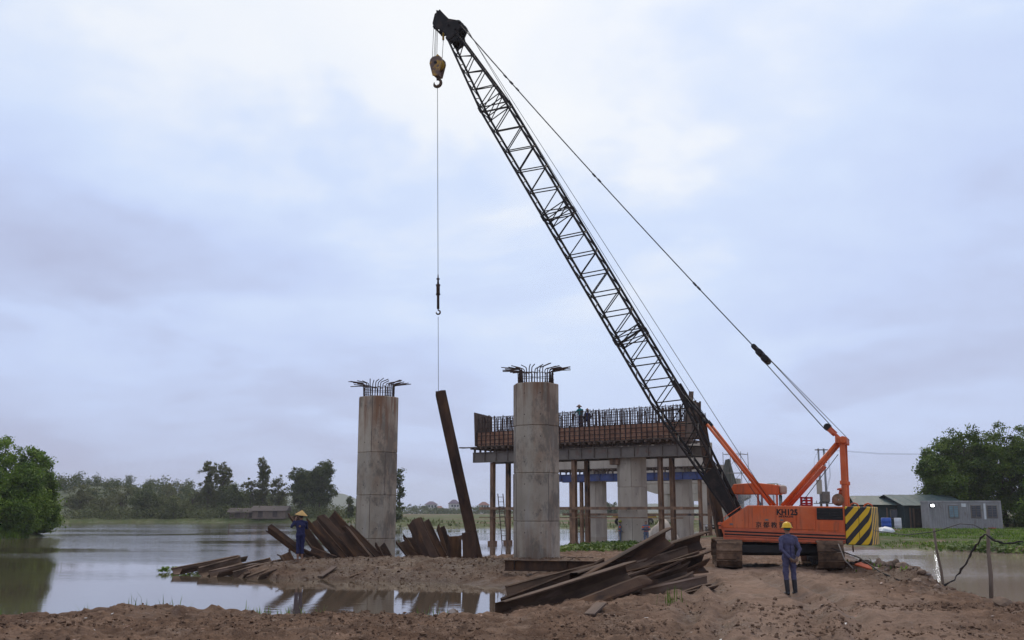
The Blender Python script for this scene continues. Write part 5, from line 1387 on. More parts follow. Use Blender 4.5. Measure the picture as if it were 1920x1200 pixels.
# operator in the cab
mw = CW @ MU
so = mw @ Vector((0.55, -1.0, 1.22))
p7 = person(so, math.pi - YAW - R(90), dict(arms=[((-0.27, 0.12, 0.85), (-0.2, 0.38, 0.9)), ((0.27, 0.12, 0.85), (0.22, 0.38, 0.92))], pelvis=(0, 0, 0.5), chest=(0, 0.0, 0.84), neck=(0, 0.01, 1.0), head=(0, 0.03, 1.15), shoulders=((-0.185, 0, 0.94), (0.185, 0, 0.94)),
    legs=[((-0.1, 0, 0.48), (-0.12, 0.4, 0.5), (-0.12, 0.42, 0.2)), ((0.1, 0, 0.48), (0.12, 0.4, 0.5), (0.12, 0.42, 0.2))]),
    [M['skin'], M['hair'], M['brownhat'], M['navy'], M['boot'], M['skin'], M['hivis']], 'operator sitting behind the window of the crane cab', 0.02, 0.8)
# ------------------------------------------------------------------ vegetation
def leafmat(name, c1, c2, c3):
    mt, t, b = nodes(name); N_, L_ = t.nodes, t.links
    tc_ = N_.new('ShaderNodeTexCoord').outputs['Object']
    def nn_(s): 
        n = N_.new('ShaderNodeTexNoise'); n.inputs['Scale'].default_value = s; n.inputs['Detail'].default_value = 3; L_.new(tc_, n.inputs['Vector']); return n.outputs[0]
    at_ = N_.new('ShaderNodeAttribute'); at_.attribute_name = 'leaf'
    m1 = N_.new('ShaderNodeMix'); m1.data_type = 'RGBA'; m1.inputs[6].default_value = (*c1, 1); m1.inputs[7].default_value = (*c2, 1); L_.new(at_.outputs['Fac'], m1.inputs[0])
    r = N_.new('ShaderNodeMapRange'); r.inputs[1].default_value = 0.42; r.inputs[2].default_value = 0.62; L_.new(nn_(0.55), r.inputs[0])
    m2 = N_.new('ShaderNodeMix'); m2.data_type = 'RGBA'; L_.new(m1.outputs[2], m2.inputs[6]); m2.inputs[7].default_value = (*c3, 1); L_.new(r.outputs[0], m2.inputs[0])
    L_.new(m2.outputs[2], b.inputs['Base Color'])
    b.inputs['Roughness'].default_value = 0.6; b.inputs['Specular IOR Level'].default_value = 0.25
    tr = N_.new('ShaderNodeBsdfTranslucent'); L_.new(m2.outputs[2], tr.inputs[0])
    ms = N_.new('ShaderNodeMixShader'); ms.inputs[0].default_value = 0.25
    out_ = [n for n in N_ if n.type == 'OUTPUT_MATERIAL'][0]
    L_.new(b.outputs[0], ms.inputs[1]); L_.new(tr.outputs[0], ms.inputs[2]); L_.new(ms.outputs[0], out_.inputs[0])
    return mt
LEAF = {
    'bright': leafmat('fresh_green_leaf', (0.10, 0.185, 0.016), (0.21, 0.30, 0.032), (0.06, 0.115, 0.014)),
    'dark': leafmat('dark_green_leaf', (0.075, 0.10, 0.026), (0.13, 0.15, 0.042), (0.05, 0.07, 0.02)),
    'olive': leafmat('olive_leaf', (0.115, 0.125, 0.045), (0.18, 0.175, 0.065), (0.085, 0.098, 0.032)),
    'yellow': leafmat('yellow_green_leaf', (0.12, 0.135, 0.04), (0.17, 0.18, 0.06), (0.08, 0.10, 0.03)),
    'deep': leafmat('deep_green_leaf', (0.085, 0.145, 0.02), (0.19, 0.25, 0.038), (0.045, 0.085, 0.014))}
M['bark'] = pmat('bark', (0.10, 0.08, 0.06), (0.06, 0.045, 0.035), 0.9, 6, stretch=(1, 1, 0.3))
def leaf_cloud(C, size, flat_=0.35):
    """quads with random facing at points C"""
    n = len(C)
    a = rng.standard_normal((n, 3)); a[:, 2] = np.abs(a[:, 2]) * (1 + flat_)
    a /= np.linalg.norm(a, axis=1, keepdims=True)
    b = rng.standard_normal((n, 3)); u = np.cross(a, b); u /= np.linalg.norm(u, axis=1, keepdims=True); v = np.cross(a, u)
    s = (size * rng.uniform(0.6, 1.4, n))[:, None]
    V = np.stack([C - u * s * 0.5, C + v * s * 0.32, C + u * s * 0.5 + a * s * 0.12, C - v * s * 0.32], 1).reshape(-1, 3)
    return V, np.arange(4 * n).reshape(-1, 4)
def crown_pts(blobs, clumps, per, csize):
    """leaf clumps near the skin of a few lobes"""
    w = np.array([b[1][0] * b[1][1] + b[1][0] * b[1][2] for b in blobs]); w = w / w.sum()
    out_ = []
    for b_, n in zip(blobs, np.maximum(1, (w * clumps).astype(int))):
        d = rng.standard_normal((n, 3)); d /= np.linalg.norm(d, axis=1, keepdims=True)
        r = rng.uniform(0.35, 1.0, n) ** 0.45
        C = np.array(b_[0]) + d * r[:, None] * np.array(b_[1]) * rng.uniform(0.82, 1.12, (n, 1))
        cs = csize * rng.uniform(0.55, 1.35, n)
        P = C[:, None, :] + rng.standard_normal((n, per, 3)) * cs[:, None, None] * np.array([0.55, 0.55, 0.42])
        out_.append(P.reshape(-1, 3))
    return np.concatenate(out_)
def tree(loc, blobs, leaf, clumps, per, csize, lsize, label, group=None, name='tree', trunk_r=0.16, trunk_top=None, stuff=False, cat='tree'):
    root = empty(name, loc, 0, label, cat, group)
    P = crown_pts(blobs, clumps, per, csize)
    P = P[P[:, 2] > 0.02]
    V, F = leaf_cloud(P, lsize)
    me = mesh_np('crown', V, F, LEAF[leaf])
    av = me.attributes.new('leaf', 'FLOAT', 'POINT'); av.data.foreach_set('value', np.repeat(rng.random(len(P)), 4).astype(np.float32))
    link('crown', me, root)
    top = trunk_top or max(b[0][2] for b in blobs)
    mb = MB(); pts = [Vector((0, 0, -0.4))]
    for k in range(1, 6): pts.append(Vector((random.uniform(-.1, .1) * k * 0.5, random.uniform(-.1, .1) * k * 0.5, top * k / 5)))
    mb.path(pts, [trunk_r * (1.15 - 0.19 * k) for k in range(6)], 7)
    for b_ in blobs:
        base = pts[2].lerp(pts[4], random.random()); tipb = Vector(b_[0])
        mb.path([base, base.lerp(tipb, 0.5) + Vector((0, 0, 0.15 * top / 6)), tipb], [trunk_r * 0.5, trunk_r * 0.35, trunk_r * 0.1], 5)
        for k in range(3):
            d = Vector(rng.standard_normal(3)).normalized(); e = tipb + Vector((d.x * b_[1][0], d.y * b_[1][1], d.z * b_[1][2])) * 0.8
            mb.path([base.lerp(tipb, 0.6), e], [trunk_r * 0.28, trunk_r * 0.06], 4)
    mb.build('trunk', M['bark'], root)
    return root
def rb(n, h0, h1, rad, lr, squash=0.85):
    """n random lobes between heights h0..h1 within radius rad"""
    o = []
    for k in range(n):
        a = random.uniform(0, 6.283); q = rad * math.sqrt(random.random()); f = k / max(1, n - 1)
        o.append(((q * math.cos(a), q * math.sin(a), h0 + (h1 - h0) * f), (lr * random.uniform(.8, 1.2), lr * random.uniform(.8, 1.2), lr * squash * random.uniform(.8, 1.2))))
    return o
# dense waterside trees, left edge
LT = [((-47.8, 92), 9.2, 3.2, 'tall fresh green waterside tree at the left edge of the view'),
      ((-46.0, 94.5), 7.8, 2.6, 'dense green waterside tree between the tallest left tree and the water'),
      ((-44.2, 91), 6.4, 2.2, 'rounded green waterside bush-like tree overhanging the open river'),
      ((-47.0, 88), 5.8, 2.4, 'bright green tree standing in front of the left waterside trees'),
      ((-45.4, 85.5), 3.8, 1.9, 'low bright green shrub-like tree at the waterline on the left'),
      ((-45.3, 97), 5.8, 2.0, 'dark-edged waterside tree closing the left tree bank at the water'),
      ((-46.6, 82.8), 3.4, 1.9, 'low bush at the water in front of the left trees'), ((-44.3, 88.6), 3.2, 1.6, 'lowest round bush at the right foot of the left tree bank'),
      ((-49.6, 86), 6.6, 2.8, 'broad green tree cut by the left border of the view')]
for (x, y), h, r_, lab in LT:
    tree((x, y, gz(x, y)), rb(12, 0.5, h - r_ * 0.55, r_ * 0.55, r_ * 0.62), 'bright', 250, 105, 0.48, 0.21, lab, 'waterside trees on the left', trunk_r=0.14)
# trees at the right edge
RT = [((43.0, 101), 7.4, 2.2, 'small dark tree rising left of the others behind the green hut'), ((47.2, 105.5), 10.4, 3.5, 'tall dark broadleaf tree behind the container cabin'),
      ((50.6, 104), 10.6, 3.8, 'tall dark broadleaf tree behind the right end of the cabin'), ((53.8, 102), 10.4, 4.0, 'dark broadleaf tree at the right border of the view'),
      ((49.5, 110), 9.0, 3.4, 'dark tree deep between the two tallest right trees'), ((52.0, 96), 7.6, 3.2, 'lower green tree right of the container cabin')]
for (x, y), h, r_, lab in RT:
    tree((x, y, gz(x, y)), rb(13, 1.2, h - r_ * 0.5, r_ * 0.65, r_ * 0.58), 'bright' if y < 98 else 'deep', 320, 108, 0.55, 0.21, lab, 'dark trees on the right bank', trunk_r=0.2)
# far bank trees, each with its own outline
def ft(px_, top_y, base_y, wpx, Y, leaf, label, lobes=6, clumps=70, per=42, name='tree', gap=0.0, sq=0.85, group='trees on the far bank'):
    X = (px_ - 960) / 1904 * Y; z0 = gz(X, Y)
    h = (959 - top_y) * Y / 1904 + CAM_Z - z0; r_ = wpx * Y / 1904 / 2
    lo = h * gap if gap else -r_ * 0.15
    lr = r_ * 0.6
    return tree((X, Y, z0), rb(lobes, lo + lr * 0.5, h - lr * 0.8, r_ * 0.5, lr, sq), leaf, int(clumps * 1.4), int(per * 1.25), max(0.4, r_ * 0.17), 0.34 * Y / 220, label, group, name, trunk_r=0.16 + 0.01 * r_)
ft(270, 917, 967, 72, 224, 'dark', 'dark round dome-shaped tree on the far bank', 8, 110, 50)
ft(388, 868, 966, 44, 232, 'olive', 'tall loose tree, left one of a close pair on the far bank', 11, 120, 40, gap=0.15, sq=1.2)
ft(414, 870, 966, 38, 230, 'olive', 'tall loose tree, right one of a close pair on the far bank', 10, 100, 40, gap=0.25, sq=1.2)
ft(440, 906, 967, 66, 225, 'dark', 'dark bushy tree under the tall close pair', 7, 90, 46)
ft(468, 897, 966, 40, 234, 'olive', 'thin airy tree just left of the spire-shaped tree', 7, 46, 32, gap=0.3)
ft(521, 893, 965, 52, 236, 'olive', 'airy grey-green tree right of the spire-shaped tree', 8, 56, 32, gap=0.25)
sp_ = ft(490, 866, 966, 26, 233, 'olive', 'slender spire-shaped tree on the far bank', 14, 130, 40, gap=0.05, sq=1.5)
ft(563, 880, 962, 52, 224, 'dark', 'left lobe tree of the big broad pair with visible trunks', 11, 190, 48, gap=0.26)
ft(598, 866, 962, 66, 226, 'dark', 'biggest broad-crowned tree on the far bank', 15, 260, 50, gap=0.22)
ft(652, 934, 962, 26, 216, 'dark', 'small lone round tree left of the left column', 5, 40, 34)
ft(330, 930, 968, 60, 221, 'yellow', 'pale feathery bush clump in front of the dark dome tree', 7, 70, 36)
ft(190, 930, 968, 60, 226, 'olive', 'brownish bushy tree near the left waterside trees', 7, 70, 36)
ft(148, 905, 968, 60, 232, 'olive', 'bushy tree half hidden by the left waterside trees', 8, 70, 40)
ft(225, 908, 967, 56, 240, 'olive', 'grey-green tree behind and left of the dark dome tree', 8, 60, 36)
ft(310, 905, 967, 70, 246, 'olive', 'grey-green tree behind and right of the dark dome tree', 8, 70, 36)
ft(360, 915, 967, 44, 232, 'yellow', 'pale spreading tree left of the tall close pair', 7, 50, 34)
ft(748, 884, 976, 22, 176, 'dark', 'slender ragged tree half hidden behind the left column', 8, 46, 34, gap=0.15, sq=1.5)
ft(740, 958, 978, 34, 168, 'dark', 'low bush at the water right behind the left column', 5, 36, 36, name='bush')
ft(1092, 966, 990, 34, 140, 'olive', 'leafy bush on the bank seen between the falsework posts', 5, 44, 36, name='bush')
ft(1142, 940, 966, 40, 330, 'dark', 'tree on the horizon seen under the bridge left of the pale column', 6, 40, 30)
ft(1110, 944, 966, 30, 340, 'dark', 'smaller tree on the horizon seen under the bridge', 5, 30, 30)
for i, (x_, w_, t_) in enumerate(((776, 24, 948), (797, 20, 946), (826, 22, 951), (845, 16, 952), (856, 18, 949), (916, 16, 955), (935, 26, 952), (880, 16, 954), (712, 20, 950))):
    ft(x_, t_, 966, w_, 600 + 8 * i, 'dark', '%s hazy tree in the village row on the horizon, counted from the left' % {776: 'second', 797: 'third', 826: 'fourth', 845: 'fifth', 856: 'sixth', 916: 'eighth', 935: 'ninth', 880: 'seventh', 712: 'first'}[x_], 5, 26, 24, group='hazy village trees on the horizon')
# far wood on the hill: one mass
tx, ty = rng.uniform(-232, -66, 300), rng.uniform(252, 385, 300)
th_ = rng.uniform(1.8, 5.2, 300) * rng.uniform(0.8, 1.25, 300); tr2 = rng.uniform(1.1, 2.4, 300)
cc = []
for a, b_, h_, r2 in zip(tx, ty, th_, tr2):
    u = (a + 240) / 178; v = (b_ - 250) / 170
    zg = 10.5 * 0.8 * max(math.sin(math.pi * u), 0) ** 0.8 * max(math.sin(math.pi * v), 0) ** 0.8
    for q in range(9):
        f_ = q / 8
        cc.append((a + rng.normal(0, r2 * 0.45 * (1.15 - f_)), b_ + rng.normal(0, r2 * 0.45), zg + 0.3 + h_ * f_))
cz = np.array(cc)
P = cz[:, None, :] + rng.standard_normal((len(cz), 52, 3)) * np.array([0.75, 0.75, 0.55])
V, F = leaf_cloud(P.reshape(-1, 3), 0.5)
me = mesh_np('far_wood', V, F, LEAF['dark'])
me.attributes.new('leaf', 'FLOAT', 'POINT').data.foreach_set('value', np.repeat(rng.random(len(cz) * 52), 4).astype(np.float32))
tag(link('far_wood', me), 'hazy wood covering the low hill behind the far bank', kind='stuff')

# undergrowth below the far trees: one mass
n_ = 900
X, Y = rng.uniform(-96, -34, n_), rng.uniform(217, 242, n_)
cz = np.stack([X, Y, height(X, Y, False) + rng.uniform(0.2, 2.4, n_) * rng.uniform(0.3, 1, n_)], -1)
P = (cz[:, None, :] + rng.standard_normal((n_, 40, 3)) * np.array([0.7, 0.7, 0.55])).reshape(-1, 3)
V, F = leaf_cloud(P, 0.36)
me = mesh_np('undergrowth', V, F, LEAF['yellow'])
me.attributes.new('leaf', 'FLOAT', 'POINT').data.foreach_set('value', np.repeat(rng.random(len(P)), 4).astype(np.float32))
tag(link('undergrowth', me), 'tangled undergrowth below the trees on the far bank', kind='stuff')
n_ = 420
Y = rng.uniform(540, 575, n_); X = (rng.uniform(755, 1160, n_) - 960) / 1904 * Y
P = (np.stack([X, Y, rng.uniform(0.4, 3.4, n_) * (0.55 + 0.9 * vnoise(X * 0.09, X * 0 + 3.3, 5))], -1)[:, None, :] + rng.standard_normal((n_, 26, 3)) * np.array([1.1, 0.9, 0.6])).reshape(-1, 3)
V, F = leaf_cloud(P, 0.8)
me = mesh_np('far_hedge', V, F, LEAF['dark'])
me.attributes.new('leaf', 'FLOAT', 'POINT').data.foreach_set('value', np.repeat(rng.random(len(P)), 4).astype(np.float32))
tag(link('far_hedge', me), 'low dark band of bushes in front of the village on the horizon', kind='stuff')
# grasses, reeds and floating plants
def blades(name, P, h, w, leaf, label, lean=0.35):
    n = len(P); a = rng.uniform(0, 6.283, n); hh = h * rng.uniform(0.5, 1.4, n)
    d = np.stack([np.cos(a), np.sin(a), np.zeros(n)], -1); s_ = np.stack([-np.sin(a), np.cos(a), np.zeros(n)], -1)
    tip = P + d * (hh * lean * rng.uniform(0.2, 1.4, n))[:, None] + np.array([0, 0, 1.0]) * hh[:, None]
    md = P + d * (hh * lean * 0.25)[:, None] + np.array([0, 0, .55]) * hh[:, None]
    V = np.stack([P - s_ * w / 2, P + s_ * w / 2, md + s_ * w * .4, md - s_ * w * .4, tip], 1).reshape(-1, 3)
    i = np.arange(n)[:, None] * 5
    F = np.concatenate([i + np.array([[0, 1, 2, 3]]), i + np.array([[3, 2, 4, 4]])])
    me = bpy.data.meshes.new(name)
    me.from_pydata(V.tolist(), [], [tuple(f) if f[2] != f[3] else tuple(f[:3]) for f in F.tolist()])
    me.materials.append(LEAF[leaf]); at_ = me.attributes.new('leaf', 'FLOAT', 'POINT'); at_.data.foreach_set('value', np.repeat(rng.random(n), 5).astype(np.float32))
    return tag(link(name, me), label, kind='stuff')
def tuft(cx, cy, n, sp):
    X, Y = cx + rng.normal(0, sp, n), cy + rng.normal(0, sp, n); return np.stack([X, Y, np.maximum(height(X, Y), ZW - 0.05)], -1)
P = np.concatenate([tuft(x, y, n, s_) for x, y, n, s_ in ((-9.2, 22.2, 22, .12), (-8.0, 22.0, 24, .2), (-7.2, 22.2, 34, .2), (-6.5, 22.4, 26, .08), (-5.5, 22.5, 46, .12), (-5.0, 22.5, 44, .22), (-4.1, 22.4, 14, .08), (-2.0, 22.6, 26, .12), (-1.5, 22.6, 14, .1), (-11, 21.5, 24, .2), (3.4, 22.0, 20, .12), (11.6, 20.5, 50, .18))])
blades('shore_grass', P, 0.30, 0.02, 'bright', 'thin tufts of grass on the near shore')
P = np.concatenate([scatter(42000, (20, 60, 56, 92), 0.1, keep=lambda X, Y: fbm(X * 0.16, Y * 0.16, 3, 66) + 0.02 * (X - 34) > -0.04), scatter(1500, (14, 26, 56, 80), 0.3, keep=lambda X, Y: fbm(X * 0.3, Y * 0.3, 2, 5) > 0.08), scatter(900, (10, 18, 66, 84), 0.3, keep=lambda X, Y: fbm(X * 0.3, Y * 0.3, 2, 5) > 0.05), scatter(400, (11, 14.5, 29, 42), 0.2, keep=lambda X, Y: fbm(X * 0.7, Y * 0.7, 2, 15) > 0.12)])
blades('bank_grass', P, 0.13, 0.06, 'bright', 'green grass and weeds on the right bank', 0.6)
P = np.concatenate([scatter(7000, (-100, 30, 132, 226), 0.0, keep=lambda X, Y: (land_d(X, Y) < 9)), scatter(900, (-52, -36, 70, 90), 0.0)])
blades('far_bank_reeds', P, 0.5, 0.2, 'yellow', 'scrubby reeds and grass along the far river bank', 0.6)
def floating(name, n, box, size, label, keep=None, leaf='deep', z=0.0):
    x0, x1, y0, y1 = box
    X, Y = rng.uniform(x0, x1, n), rng.uniform(y0, y1, n)
    if keep is not None: k = keep(X, Y); X, Y = X[k], Y[k]
    Zb = np.maximum(height(X, Y, False), ZW) + rng.uniform(0.03, size * 1.3, len(X)) + z
    V, F = leaf_cloud(np.stack([X, Y, Zb], -1), size, 2.0)
    me = mesh_np(name, V, F, LEAF[leaf]); me.attributes.new('leaf', 'FLOAT', 'POINT').data.foreach_set('value', np.repeat(rng.random(len(X)), 4).astype(np.float32))
    return tag(link(name, me), label, kind='stuff')
floating('water_hyacinth', 5200, (1.5, 12, 54, 67.5), 0.24, 'mat of dark green water hyacinth in front of the second pier', keep=lambda X, Y: (np.abs(X - (3.4 + (Y - 54) * 0.42)) < 3.2 + fbm(X, Y, 2, 3) * 3))
floating('water_weed', 2200, (-13.8, -9.6, 39.5, 43.0), 0.15, 'green water weed floating behind the sunken sheet piles', leaf='bright', keep=lambda X, Y: np.abs(Y - 41 - 0.3 * (X + 11.5)) < 0.55 + fbm(X * 2, Y * 2, 2, 4))
P = np.concatenate([tuft(-38.6 + random.uniform(-3, 2), random.uniform(72, 80), 60, 0.5) for _ in range(60)] + [tuft(random.uniform(-50, -42), random.uniform(78, 90), 60, 0.6) for _ in range(70)])
blades('reed_edge', P[P[:, 2] > ZW - 0.04], 0.5, 0.06, 'bright', 'grassy water edge in front of the left waterside trees', 0.5)
floating('bank_weed', 7000, (22, 45, 54, 62), 0.3, 'dark weeds hanging over the far edge of the pond', keep=lambda X, Y: np.abs(land_d(X, Y)) < 1.2)
floating('river_weed', 2600, (-52, 10, 140, 205), 0.6, 'dark clumps of plants in the shallows of the far shore', leaf='dark', keep=lambda X, Y: (np.abs(land_d(X, Y) + 3) < 3.5) & (fbm(X * 0.12, Y * 0.12, 2, 8) > 0.06))

# ------------------------------------------------------------------ far buildings
M['cream'] = pmat('cream_wall', (0.62, 0.58, 0.52), (0.52, 0.48, 0.43), 0.8, 1); M['redroof'] = pmat('red_tile_roof', (0.24, 0.10, 0.08), (0.18, 0.075, 0.06), 0.8, 3); M['violetroof'] = pmat('violet_roof', (0.15, 0.11, 0.15), (0.11, 0.08, 0.11), 0.8, 3)
M['brownwall'] = pmat('brown_wall', (0.22, 0.16, 0.12), (0.15, 0.11, 0.085), 0.9, 1.5); M['thatch'] = pmat('dark_old_roof', (0.11, 0.085, 0.07), (0.07, 0.055, 0.048), 0.9, 2)
def house_(px_, Y, w, d, h, rh, roof, label, rz=0.3, storeys=2, porch=True):
    X = (px_ - 960) / 1904 * Y
    root = empty('village_house', (X, Y, gz(X, Y) - 0.1), rz, label, 'house', 'village houses on the horizon')
    MB().box2((-w / 2, -d / 2, 0), (w / 2, d / 2, h)).build('wall', M['cream'], root)
    o = 0.5
    mb = MB(); mb.add([(-w / 2 - o, -d / 2 - o, h), (w / 2 + o, -d / 2 - o, h), (w / 2 + o, d / 2 + o, h), (-w / 2 - o, d / 2 + o, h), (-w * 0.18, 0, h + rh), (w * 0.18, 0, h + rh)], [(0, 1, 5, 4), (1, 2, 5), (2, 3, 4, 5), (3, 0, 4), (0, 3, 2, 1)])
    mb.build('roof', M[roof], root)
    for s_ in range(storeys):
        z = 1.0 + s_ * h / storeys
        for x in (-w * 0.3, 0.02, w * 0.3):
            fr = MB().box2((x - 0.75, -d / 2 - 0.06, z), (x + 0.75, -d / 2 - 0.003, z + 1.5)).build('window', M['white'], root)
            MB().box2((x - 0.6, -d / 2 - 0.09, z + 0.12), (x + 0.6, -d / 2 - 0.062, z + 1.38)).build('pane', M['glass'], fr)
    if porch:
        MB().box2((w / 2 + 0.01, -d / 2, 0), (w / 2 + w * 0.45, d / 2 * 0.6, h * 0.62)).build('side_wing', M['cream'], root)
        mb = MB().prism([(-d / 2 - .4, h * 0.62), (d * 0.35, h * 0.62), (0, h * 0.62 + rh * 0.7)], lambda a, b_, t_: (t_, a, b_), w / 2 + 0.02, w / 2 + w * 0.45 + .4); mb.build('wing_roof', M['redroof'], root)
house_(808, 620, 6.4, 6, 5.6, 1.9, 'violetroof', 'cream village house with violet hipped roof left of the hanging pile')
house_(851, 610, 5.6, 5, 6.0, 2.4, 'violetroof', 'narrow white two-storey house with steep roof beside the hanging pile')
house_(907, 620, 5.4, 5, 5.2, 2.0, 'redroof', 'small white house with red roof right of the hanging pile', porch=False)
wl_ = empty('village_wall', ((840 - 960) / 1904 * 590, 590, gz(-37, 590)), 0, 'low pale wall along the village front on the horizon', 'wall')
for x0, x1 in ((-26, -12), (-10, 3), (5, 20), (22, 46)): MB().box2((x0, -0.15, 0), (x1, 0.15, 1.5)).build('wall_panel', M['cream'], wl_)
def hut_(px_, Y, w, d, h, rh, rz, label, wall='brownwall', roof='thatch'):
    X = (px_ - 960) / 1904 * Y
    root = empty('hut', (X, Y, gz(X, Y) - 0.1), rz, label, 'hut')
    MB().box2((-w / 2, -d / 2, 0), (w / 2, d / 2, h)).build('wall', M[wall], root)
    MB().prism([(-d / 2 - .6, h - 0.15), (d / 2 + .6, h - 0.15), (0, h + rh)], lambda a, b_, t_: (t_, a, b_), -w / 2 - .5, w / 2 + .5).build('roof', M[roof], root)
    for x in (-w * 0.25, w * 0.2): MB().box2((x - .5, -d / 2 - .05, 0.3), (x + .5, -d / 2 - .003, 1.6)).build('door', M['thatch'], root)
    return root
hut_(462, 219, 6.5, 4, 1.5, 0.8, 0.1, 'low brown hut with pale wall on the far bank')
hut_(508, 217, 7.0, 4, 1.8, 0.9, -0.05, 'longer brown hut right of the low one on the far bank')

# ------------------------------------------------------------------ right bank: cabin, hut, poles
M['cabin'] = pmat('cabin_steel', (0.34, 0.32, 0.31), (0.26, 0.245, 0.235), 0.6, 1.2, c3=(0.17, 0.13, 0.11), s3=0.9, t3=(0.56, 0.72)); M['greenroof'] = pmat('green_sheet_roof', (0.075, 0.115, 0.105), (0.055, 0.085, 0.08), 0.6, 1.0, c3=(0.2, 0.17, 0.13), s3=2.2, t3=(0.6, 0.66)); M['greenwall'] = pmat('dark_green_wall', (0.03, 0.05, 0.05), (0.022, 0.038, 0.04), 0.7, 2)
CX, CY = 40.9, 92.5
cz0 = gz(CX, CY) - 0.02
cabn = empty('container_cabin', (CX, CY, cz0), R(-5), 'grey corrugated container cabin with three windows on the right bank', 'container')
MB().box2((-3.1, -1.2, 0.05), (3.1, 1.2, 2.5)).build('shell', M['cabin'], cabn)
for k in range(31):
    x = -3.0 + k * 0.2
    if any(abs(x - w_) < 0.52 for w_ in (-1.0, 0.95, 2.35)): 
        MB().box2((x - 0.05, -1.245, 0.1), (x + 0.05, -1.2005, 0.95)).build('corrugation', M['cabin'], cabn); continue
    MB().box2((x - 0.05, -1.245, 0.1), (x + 0.05, -1.2005, 2.35)).build('corrugation', M['cabin'], cabn)
MB().box2((-3.15, -1.26, 2.4), (3.15, 1.25, 2.56)).build('top_rail', M['cabin'], cabn); MB().box2((-3.15, -1.26, 0), (3.15, 1.25, 0.12)).build('bottom_rail', M['cabin'], cabn)
for x in (-3.09, 3.09): MB().box2((x - 0.07, -1.27, 0.121), (x + 0.07, -1.13, 2.399)).build('corner_post', M['cabin'], cabn)
M['bluepane'] = pmat('pale_blue_pane', (0.2, 0.3, 0.33), (0.15, 0.22, 0.25), 0.2, 2)
for x, m_ in ((-1.0, 'bluepane'), (0.95, 'glass'), (2.35, 'glass')):
    w_ = MB().box2((x - 0.45, -1.26, 1.0), (x + 0.45, -1.21, 2.15)).build('window', M['greysteel'], cabn)
    MB().box2((x - 0.38, -1.275, 1.07), (x - 0.03, -1.262, 2.08)).build('pane', M[m_], w_); MB().box2((x + 0.03, -1.275, 1.07), (x + 0.38, -1.262, 2.08)).build('pane', M[m_], w_)
    for k in range(5): MB().box2((x - 0.4, -1.30, 1.15 + k * 0.2), (x + 0.4, -1.285, 1.17 + k * 0.2)).build('window_bar', M['greysteel'], w_)
MB().box2((1.62, -1.275, 0.9), (1.78, -1.25, 2.3)).build('notice_strip', M['white'], cabn); MB().box2((-0.3, -1.275, 2.0), (0.1, -1.25, 2.3)).build('notice_board', M['white'], cabn)
bas = MB().lathe([(0.02, 0), (0.26, 0), (0.36, 0.16), (0.33, 0.16), (0.24, 0.03), (0.02, 0.03)], 18).build('basin', M['crate'], None)
bas.location = (42.6, 90.2, gz(42.6, 90.2)); tag(bas, 'red basin on the grass in front of the cabin', 'basin')
# floodlight that is lit
fl_ = empty('floodlight', (CX - 3.1, CY - 1.5, cz0 + 2.12), 0, 'lit white floodlight at the left corner of the container cabin', 'lamp')
MB().box((0, 0.1, 0), (0.42, 0.12, 0.32)).build('housing', M['black'], fl_); MB().tube((0, 0.12, 0), (0.1, 0.5, 0), 0.03, 6).build('arm', M['black'], fl_)
M['lamp'], t, b = nodes('lit_lamp'); b.inputs['Emission Color'].default_value = (0.95, 0.97, 1, 1); b.inputs['Emission Strength'].default_value = 30.0
MB().box((0, 0.03, 0), (0.24, 0.015, 0.18)).build('lens', M['lamp'], fl_, bevel=0.004)
# green hut
def green_hut(px_, Y, w, d, h, rh, rz, label):
    X = (px_ - 960) / 1904 * Y
    root = empty('site_hut', (X, Y, gz(X, Y) - 0.1), rz, label, 'hut', 'green sheet-roofed site huts')
    MB().box2((-w / 2, -d / 2, 0), (w / 2, d / 2, h)).build('wall', M['greenwall'], root)
    ang = math.atan2(rh, d / 2 + 0.5); sl_ = math.hypot(rh, d / 2 + 0.5)
    n = int(w / 0.55) + 2
    for s_ in (-1, 1):
        for k in range(n):
            x = -w / 2 - 0.4 + (w + 0.8) * (k + 0.5) / n
            Mx = Matrix.Translation((x, 0, h + rh)) @ Matrix.Rotation(-s_ * ang, 4, 'X') @ Matrix.Translation((0, s_ * sl_ / 2, 0.02 + 0.012 * (k % 2)))
            MB().box((0, 0, 0), ((w + 0.8) / n + 0.03, sl_, 0.02)).build('roof_sheet', M['greenroof'], root, Mx)
    for x in (-1, 1): MB().prism([(-d / 2, h), (d / 2, h), (0, h + rh * 0.92)], lambda a, b_, t_: (t_, a, b_), x * w / 2 - 0.03, x * w / 2 + 0.03).build('gable', M['greenwall'], root)
    MB().box2((-0.3 * w - .5, -d / 2 - .05, 0), (-0.3 * w + .5, -d / 2 - .003, 1.9)).build('door', M['black'], root)
    fr = MB().box2((0.15 * w - .5, -d / 2 - .06, 0.9), (0.15 * w + .5, -d / 2 - .003, 1.8)).build('window', M['greysteel'], root)
    MB().box2((0.15 * w - .42, -d / 2 - .075, 0.98), (0.15 * w + .42, -d / 2 - .062, 1.72)).build('pane', M['glass'], fr)
    for k in range(3): MB().box2((-w / 2 + 0.3 + k * w * 0.4, -d / 2 - 1.0, -0.3), (-w / 2 + 0.42 + k * w * 0.4, -d / 2 - 0.9, h - 0.25)).build('porch_post', M['timber'], root)
    return root
green_hut(1655, 100, 5.2, 5, 2.2, 0.9, R(-10), 'green sheet-roofed hut at the left, just right of the counterweight')
green_hut(1722, 99.5, 6.6, 5, 2.15, 1.05, R(14), 'green sheet-roofed hut touching the container cabin, roof littered')
